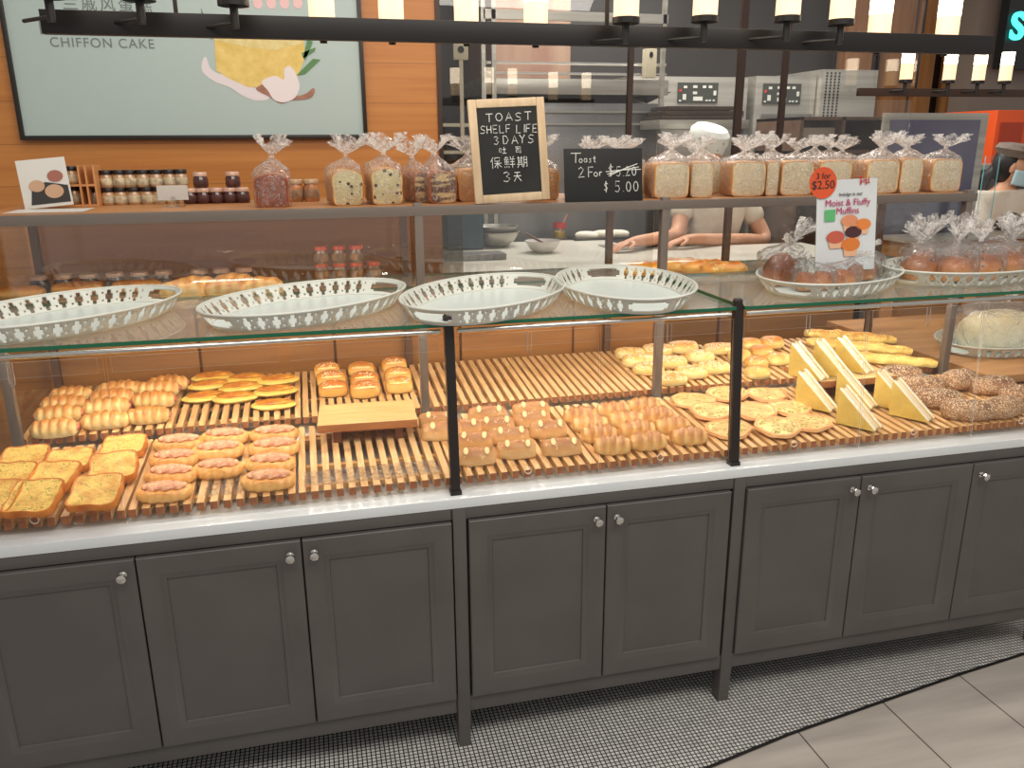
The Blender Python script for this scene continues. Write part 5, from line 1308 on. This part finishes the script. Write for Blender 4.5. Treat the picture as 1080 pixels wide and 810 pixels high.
om = thing('orange_cabinet', 'bright orange machine cabinet behind the worker in the flat cap', 'machine')
obj('cabinet_body', bx(a.x, a.x+1.0, 2.9, 3.4, .4, a.z, .006), mat('orange_paint', (224, 84, 28), .4), om)
obj('recess', bx(a.x+.03, a.x+.22, 2.893, 2.901, a.z-.26, a.z-.08), mat('orange_dark', (180, 60, 24), .5), om)
sh = thing('back_counter', 'dark rear counter with bright steel edge under the orange cabinet', 'counter')
a = ony(1030, 160, 2.6)
obj('counter_body', bx(a.x-.3, a.x+1.8, 2.5, 2.85, 0, 1.52, .004), mat('dark_counter', (74, 58, 48), .5), sh)
obj('steel_edge', bx(a.x-.3, a.x+1.8, 2.49, 2.86, 1.52, 1.55), STEEL, sh)
gl = thing('glass_stand', 'upright teal-edged glass plate left of the masked worker', 'glass panel')
q = ony(1043, 190, 1.7)
sv_ = thing('service_counter', 'brown service counter in front of the worker in the flat cap', 'counter')
obj('counter_body', bx(2.95, 4.8, 1.62, 1.80, 0, 1.20, .003), WOOD_PANEL, sv_); obj('counter_top', bx(2.93, 4.82, 1.60, 1.82, 1.20, 1.22, .002), STEEL, sv_)
b = B(); box(b, q.x-.04, q.x+.05, 1.70, 1.706, 1.2205, 1.62)
b.normal_update()
for f in b.faces:
    if abs(f.normal.y) < .5: f.material_index = 1
obj('glass_plate', b, PANE, gl, False, [mat('teal_edge', (120, 200, 210), .2)])
# side table with plate at the right end of the case
tb = thing('side_table', 'brown wooden side table beyond the right end of the case', 'table')
TZ = .86
obj('table_top', bx(2.42, 3.7, .42, 1.45, TZ-.03, TZ, .003), mat('table_wood', (186, 136, 84), .45, c2=(166, 114, 66), nscale=4, stretch=(1, 8, 8)), tb)
b = B()
for x_, y_ in ((2.46, .46), (3.6, .46), (2.46, 1.36), (3.6, 1.36)): 
    b2 = B(); box(b2, x_, x_+.05, y_, y_+.05, 0, TZ-.03, 0, .002); obj('leg', b2, WOOD_PANEL, tb)
b.free()
for z_ in (.30, .55): obj('lower_shelf', bx(2.48, 3.62, .48, 1.38, z_, z_+.02, .002), WOOD_PANEL, tb)
spawn('oval', oval_tray, (2.80, .80, TZ+.001), (0, 0, math.radians(15)), 'white openwork oval tray on the side table with bagged pale bread', 'tray', 'white openwork oval trays')
bagged_bun('bagged_pale_bread', (2.80, .80, TZ+.007), .38, .26, .15, bread_mat('pale_bread', (242, 238, 214), (236, 226, 190), (222, 198, 150), .15, .5, nz=.6), 'large clear bag of pale bread on the side table', None, 91, 10, .07, (.02, 0))
cr = thing('wooden_crate_stand', 'brown wooden stand behind the lower case near the side table', 'stand')
for (x0_, x1_, z0_, z1_) in ((2.76, 3.5, .98, 1.06), (2.76, 3.5, .70, .78)): obj('beam', bx(x0_, x1_, 1.57, 1.615, z0_, z1_, .003), WOOD_PANEL, cr)
for x_ in (2.80, 3.30): obj('stand_leg', bx(x_, x_+.07, 1.555, 1.569, 0, 1.10, .003), mat('crate_wood', (206, 146, 92), .5), cr)
#@@PEOPLE
# ================================================================== people
SKIN = mat('skin', (214, 160, 128), .5, c2=(204, 148, 116), nscale=10)
def skinned(name, verts, edges, radii, m, par=None, sub=2, flat=None):
    me = bpy.data.meshes.new(name); me.from_pydata([tuple(v) for v in verts], edges, [])
    me.materials.append(m)
    o = bpy.data.objects.new(name, me); COL.objects.link(o)
    if par: o.parent = par
    md = o.modifiers.new('skin', 'SKIN'); md.use_smooth_shade = True
    sk = me.skin_vertices[0].data if me.skin_vertices else None
    if sk is None:
        return o
    for i, r in enumerate(radii): sk[i].radius = r if isinstance(r, tuple) else (r, r)
    sk[0].use_root = True
    s = o.modifiers.new('sub', 'SUBSURF'); s.levels = sub; s.render_levels = sub
    return o
def bake(o):
    dg = bpy.context.evaluated_depsgraph_get(); dg.update()
    me = bpy.data.meshes.new_from_object(o.evaluated_get(dg)); o.modifiers.clear(); o.data = me
    return o
def head_bm(c, R_=(.075, .095, .115), yaw=0, bm=None, pitch=0):
    bm = bm or B(); n, m_ = 28, 20; rings = []
    rot = Matrix.Rotation(yaw, 3, 'Z') @ Matrix.Rotation(pitch, 3, 'X')
    def put(x, y, z): return bm.verts.new(Vector(c)+rot @ Vector((x, y, z)))
    for i in range(m_+1):
        p = PI*i/m_; z = math.cos(p); r = math.sin(p)
        ring = []
        for k in range(n if 0 < i < m_ else 1):
            a = 2*PI*k/n; x, y = r*math.cos(a), r*math.sin(a)
            fx = 1-.25*max(0, -z)**1.5
            X, Y, Z = R_[0]*x*fx, R_[1]*y*(1-.12*max(0, -z)), R_[2]*z
            if y < 0:      # face towards -y
                d = (x*3.2)**2
                Y -= .020*math.exp(-d*2.5-((z+.12)*5)**2)          # nose
                Y += .008*math.exp(-((abs(x)-.38)*5)**2-((z-.08)*6)**2)   # eye sockets
                Y -= .007*math.exp(-(x*2.6)**2-((z+.45)*8)**2)       # lips
                Y -= .010*math.exp(-(x*2.2)**2-((z+.78)*5)**2)       # chin
            ring.append(put(X, Y, Z))
        rings.append(ring)
    for a, b_ in zip(rings, rings[1:]):
        for k in range(n):
            k2 = (k+1) % n
            if len(a) == 1: bm.faces.new((a[0], b_[k2], b_[k]))
            elif len(b_) == 1: bm.faces.new((a[k], a[k2], b_[0]))
            else: bm.faces.new((a[k], a[k2], b_[k2], b_[k]))
    for s in (-1, 1):   # ears
        vs0 = len(bm.verts)
        er = bmesh.ops.create_uvsphere(bm, u_segments=10, v_segments=8, radius=1)
        for v in er['verts']: v.co = Vector(c)+rot @ Vector((s*(R_[0]*.98)+v.co.x*.008, .01+v.co.y*.018, -.005+v.co.z*.030))
    bmesh.ops.recalc_face_normals(bm, faces=bm.faces)
    return bm
def hand(verts, edges, rad, wi, w, d, side, up, s=1.0, curl=.35):
    """adds palm and five fingers from wrist vertex wi; d forward, side towards thumb, up back of the hand"""
    def add(p, r, prev): verts.append(p); rad.append(r); edges.append((prev, len(verts)-1)); return len(verts)-1
    pm = add(w+d*.045*s, (.030*s, .016*s), wi)
    for k, (off, L) in enumerate(((.027, .068), (.009, .078), (-.009, .073), (-.027, .058))):
        base = add(w+d*.088*s+side*off*s, .0095*s, pm)
        m1 = add(verts[base]+(d-up*curl*.6)*L*.5*s, .0085*s, base)
        add(verts[m1]+(d-up*curl*2.0).normalized()*L*.5*s, .0070*s, m1)
    t1 = add(w+d*.040*s+side*.042*s, .011*s, pm)
    t2_ = add(verts[t1]+(d*.8+side*.45-up*.2)*.034*s, .0095*s, t1)
    add(verts[t2_]+(d*.95+side*.05-up*.4)*.028*s, .0080*s, t2_)
V3 = Vector
def person(px_, py_, yy, label, shirt, apron, sleeves, hands, headc, yaw, pitch, cap, hair=None, mask=False, shw=.19, bulk=1.0, gloves=True):
    t = thing('person', label, 'person', (0, 0, 0))
    n = V3(px_)       # neck base
    hip = V3((n.x, n.y+.06, n.z-.50)); ch_ = V3((n.x, n.y+.0, n.z-.13)); wa = V3((n.x, n.y+.04, n.z-.34))
    verts = [hip, wa, ch_, n, V3(headc)-V3((0, 0, .06))]; rad = [(.13*bulk, .09*bulk), (.12*bulk, .085*bulk), (.13*bulk, .085*bulk), (.050, .050), (.05, .05)]
    edges = [(0, 1), (1, 2), (2, 3), (3, 4)]
    arm_ix = []
    for s, (el, wr, dr, sd) in zip((-1, 1), hands):
        sh_ = V3((n.x+s*shw, n.y+.01, n.z-.075)); verts.append(sh_); rad.append((.050, .050)); i = len(verts)-1; edges.append((2, i))
        verts.append(V3(el)); rad.append(.050); edges.append((i, i+1)); verts.append(V3(wr)); rad.append(.031); edges.append((i+1, i+2))
        arm_ix.append((i, i+1, i+2))
        dv = V3(dr).normalized(); up_ = V3((0, 0, 1)); side = V3(sd).normalized()
        hand(verts, edges, rad, i+2, V3(wr), dv, side, up_, 1.0)
    for s in (-1, 1):
        i = len(verts)
        for q, r_ in ((V3((hip.x+s*.09, hip.y, hip.z-.08)), .09), (V3((hip.x+s*.10, hip.y-.01, hip.z*.52)), .06), (V3((hip.x+s*.10, hip.y+.02, .09)), .038), (V3((hip.x+s*.11, hip.y-.10, .035)), .035)):
            verts.append(q); rad.append(r_)
        edges += [(0, i), (i, i+1), (i+1, i+2), (i+2, i+3)]
    body = skinned('body', verts, edges, rad, SKIN, t); bake(body)
    bm = B(); bm.from_mesh(body.data); head_bm(headc, yaw=yaw, bm=bm, pitch=pitch); bm.to_mesh(body.data); bm.free()
    body.data.polygons.foreach_set('use_smooth', [True]*len(body.data.polygons))
    # shirt
    sv = [hip-V3((0, 0, .02)), wa, ch_, n-V3((0, 0, .035))]; sr = [(.175*bulk, .135*bulk), (.16*bulk, .122*bulk), (.175*bulk, .125*bulk), (.082, .074)]; se = [(0, 1), (1, 2), (2, 3)]
    for (i, e_, w_) in arm_ix:
        k = len(sv); sv.append(verts[i]); sr.append(.075); se.append((2, k)); sv.append(verts[i].lerp(verts[e_], sleeves)); sr.append(.068); se.append((k, k+1))
    so = skinned('shirt', sv, se, sr, shirt, t); bake(so)
    if apron:
        av = [hip-V3((0, .02, .15)), wa-V3((0, .032, 0)), ch_-V3((0, .035, -.02))]
        ao = skinned('apron', av, [(0, 1), (1, 2)], [(.185*bulk, .14*bulk), (.168*bulk, .132*bulk), (.13*bulk, .132*bulk)], apron, t); bake(ao)
    trousers = skinned('trousers', [hip-V3((0, 0, .04)), V3((hip.x-.1, hip.y-.01, hip.z*.52)), V3((hip.x-.1, hip.y+.02, .12)), V3((hip.x+.1, hip.y-.01, hip.z*.52)), V3((hip.x+.1, hip.y+.02, .12))],
                       [(0, 1), (1, 2), (0, 3), (3, 4)], [(.17, .13), .085, .06, .085, .06], mat('dark_trousers', (34, 34, 38), .8), t); bake(trousers)
    cap(t)
    rot = Matrix.Rotation(yaw, 3, 'Z') @ Matrix.Rotation(pitch, 3, 'X')
    hc = V3(headc)
    if hair:
        b = B(); er = bmesh.ops.create_uvsphere(b, u_segments=24, v_segments=16, radius=1)
        for v in er['verts']:
            q = V3((v.co.x*.081, .034+v.co.y*.082, .014+v.co.z*.116)); 
            v.co = hc+rot @ q
        obj('hair', b, hair, t)
        tube(b := B(), [hc+rot @ V3((0, .09, -.02)), hc+rot @ V3((0, .12, -.09)), hc+rot @ V3((.0, .11, -.2))], .03, 10, taper=[1, 1.1, .5]); obj('ponytail', b, hair, t)
    if mask:
        b = B(); n_ = 18; g = []
        for j in range(8):
            zz = -.012-.085*j/7; row = []
            for k in range(n_+1):
                a = PI*(1.02+.96*k/n_); bul = 1.10+.10*math.sin(PI*j/7)*math.exp(-((k/n_-.5)*4)**2)
                row.append(b.verts.new(hc+rot @ V3((.076*math.cos(a)*1.03, .096*math.sin(a)*bul*(1-.08*j/7), zz))))
            g.append(row)
        for j in range(7):
            for k in range(n_): b.faces.new((g[j][k], g[j][k+1], g[j+1][k+1], g[j+1][k]))
        o = obj('face_mask', b, mat('mask_blue', (176, 206, 214), .7), t); md = o.modifiers.new('t', 'SOLIDIFY'); md.thickness = .002
    for s in (-1, 1):
        b = B(); er = bmesh.ops.create_uvsphere(b, u_segments=10, v_segments=8, radius=.011)
        for v in er['verts']: v.co = hc+rot @ (v.co+V3((s*.030, -.083, .012)))
        obj('eye', b, mat('eye_dark', (26, 20, 18), .2), t)
    if gloves:
        pass
    return t
def paper_cap(c, yaw=0, pitch=0):
    def f(t):
        rot = Matrix.Rotation(yaw, 3, 'Z') @ Matrix.Rotation(pitch, 3, 'X')
        b = B(); lathe(b, [(.092, -.02), (.098, .012), (.108, .06), (.106, .10), (.085, .125), (0, .132)], 28, sy=1.15)
        for v in b.verts: v.co = V3(c)+rot @ v.co
        obj('paper_cap', b, mat('cap_white', (226, 228, 222), .8), t)
        b = B()
        for k in range(10):
            a = k*.63; 
            for r_, z_ in ((.1015, .035), (.107, .075)): 
                er = bmesh.ops.create_uvsphere(b, u_segments=8, v_segments=6, radius=.005)
                for v in er['verts']: v.co = V3(c)+rot @ (V3((r_*math.cos(a+z_*5), 1.15*r_*math.sin(a+z_*5), z_))+v.co)
        obj('vent_hole', b, mat('cap_hole', (150, 150, 144), .8), t)
    return f
def flat_cap(c, yaw=0, pitch=0):
    def f(t):
        rot = Matrix.Rotation(yaw, 3, 'Z') @ Matrix.Rotation(pitch, 3, 'X')
        m_ = mat('grey_cap', (128, 116, 106), .9, c2=(116, 104, 94), nscale=40)
        b = B(); lathe(b, [(.088, 0), (.098, .02), (.112, .04), (.100, .068), (.05, .080), (0, .082)], 28, sy=1.15)
        for v in b.verts: v.co = V3(c)+rot @ (v.co-V3((0, .01, 0)))
        obj('flat_cap', b, m_, t)
        b = B(); g = []
        for j in range(4):
            g.append([b.verts.new(V3(c)+rot @ V3(((.078+.006*j)*math.cos(PI*(1.1+.8*k/12)), -.01+(.098+.016*j)*math.sin(PI*(1.1+.8*k/12)), .004-.004*j))) for k in range(13)])
        for j in range(3):
            for k in range(12): b.faces.new((g[j][k], g[j][k+1], g[j+1][k+1], g[j+1][k]))
        o = obj('cap_peak', b, m_, t); md = o.modifiers.new('t', 'SOLIDIFY'); md.thickness = .004
    return f
SHIRT_W = mat('cream_shirt', (226, 214, 196), .8, c2=(214, 200, 182), nscale=12, bump=.2, bscale=18)
y1_ = 2.50
c1 = ony(752, 230, y1_)
GL = mat('glove', (232, 226, 218), .4)
hl, hr = onz(662, 255, KZ+.05), onz(712, 253, KZ+.05)
nk = V3((ony(755, 194, y1_).x, y1_, ony(755, 194, y1_).z))
hd1 = V3((ony(745, 166, y1_-.05).x, y1_-.05, ony(745, 166, y1_-.05).z))
#P1
person(nk, None, y1_, 'person in white short-sleeved top and paper cap, gloved hands over the counter', SHIRT_W, None, .62,
       (((nk.x-.28, y1_-.12, nk.z-.28), (hl.x+.04, hl.y, KZ+.05), (-.9, -.35, -.1), (.3, -.9, 0)), ((nk.x+.30, y1_-.10, nk.z-.33), (hr.x+.10, hr.y+.02, KZ+.05), (-1, -.15, -.1), (0, -1, 0))),
       hd1, .2, .35, paper_cap(hd1+V3((0, .015, .045)), .2, .35), mask=True)
y2_ = 2.12
q2 = ony(1068, 182, y2_)
nk2 = V3((ony(1060, 196, y2_).x, y2_, ony(1060, 196, y2_).z)); hd2 = V3((ony(1066, 176, y2_).x, y2_-.02, ony(1066, 176, y2_).z))
person(nk2, None, y2_, 'person in pale top, dark apron, grey flat cap and blue mask at the right edge', SHIRT_W, mat('brown_apron', (66, 52, 44), .8), .70,
       (((nk2.x-.17, y2_-.12, nk2.z-.34), (nk2.x+.06, y2_-.30, nk2.z-.24), (.9, -.2, .3), (0, 0, 1)), ((nk2.x+.24, y2_-.10, nk2.z-.33), (nk2.x+.20, y2_-.32, nk2.z-.22), (-.3, -.8, .2), (-1, 0, .2))),
       hd2, .9, .18, flat_cap(hd2+V3((0, 0, .052)), .9, .18), hair=mat('black_hair', (24, 18, 18), .5), mask=True)
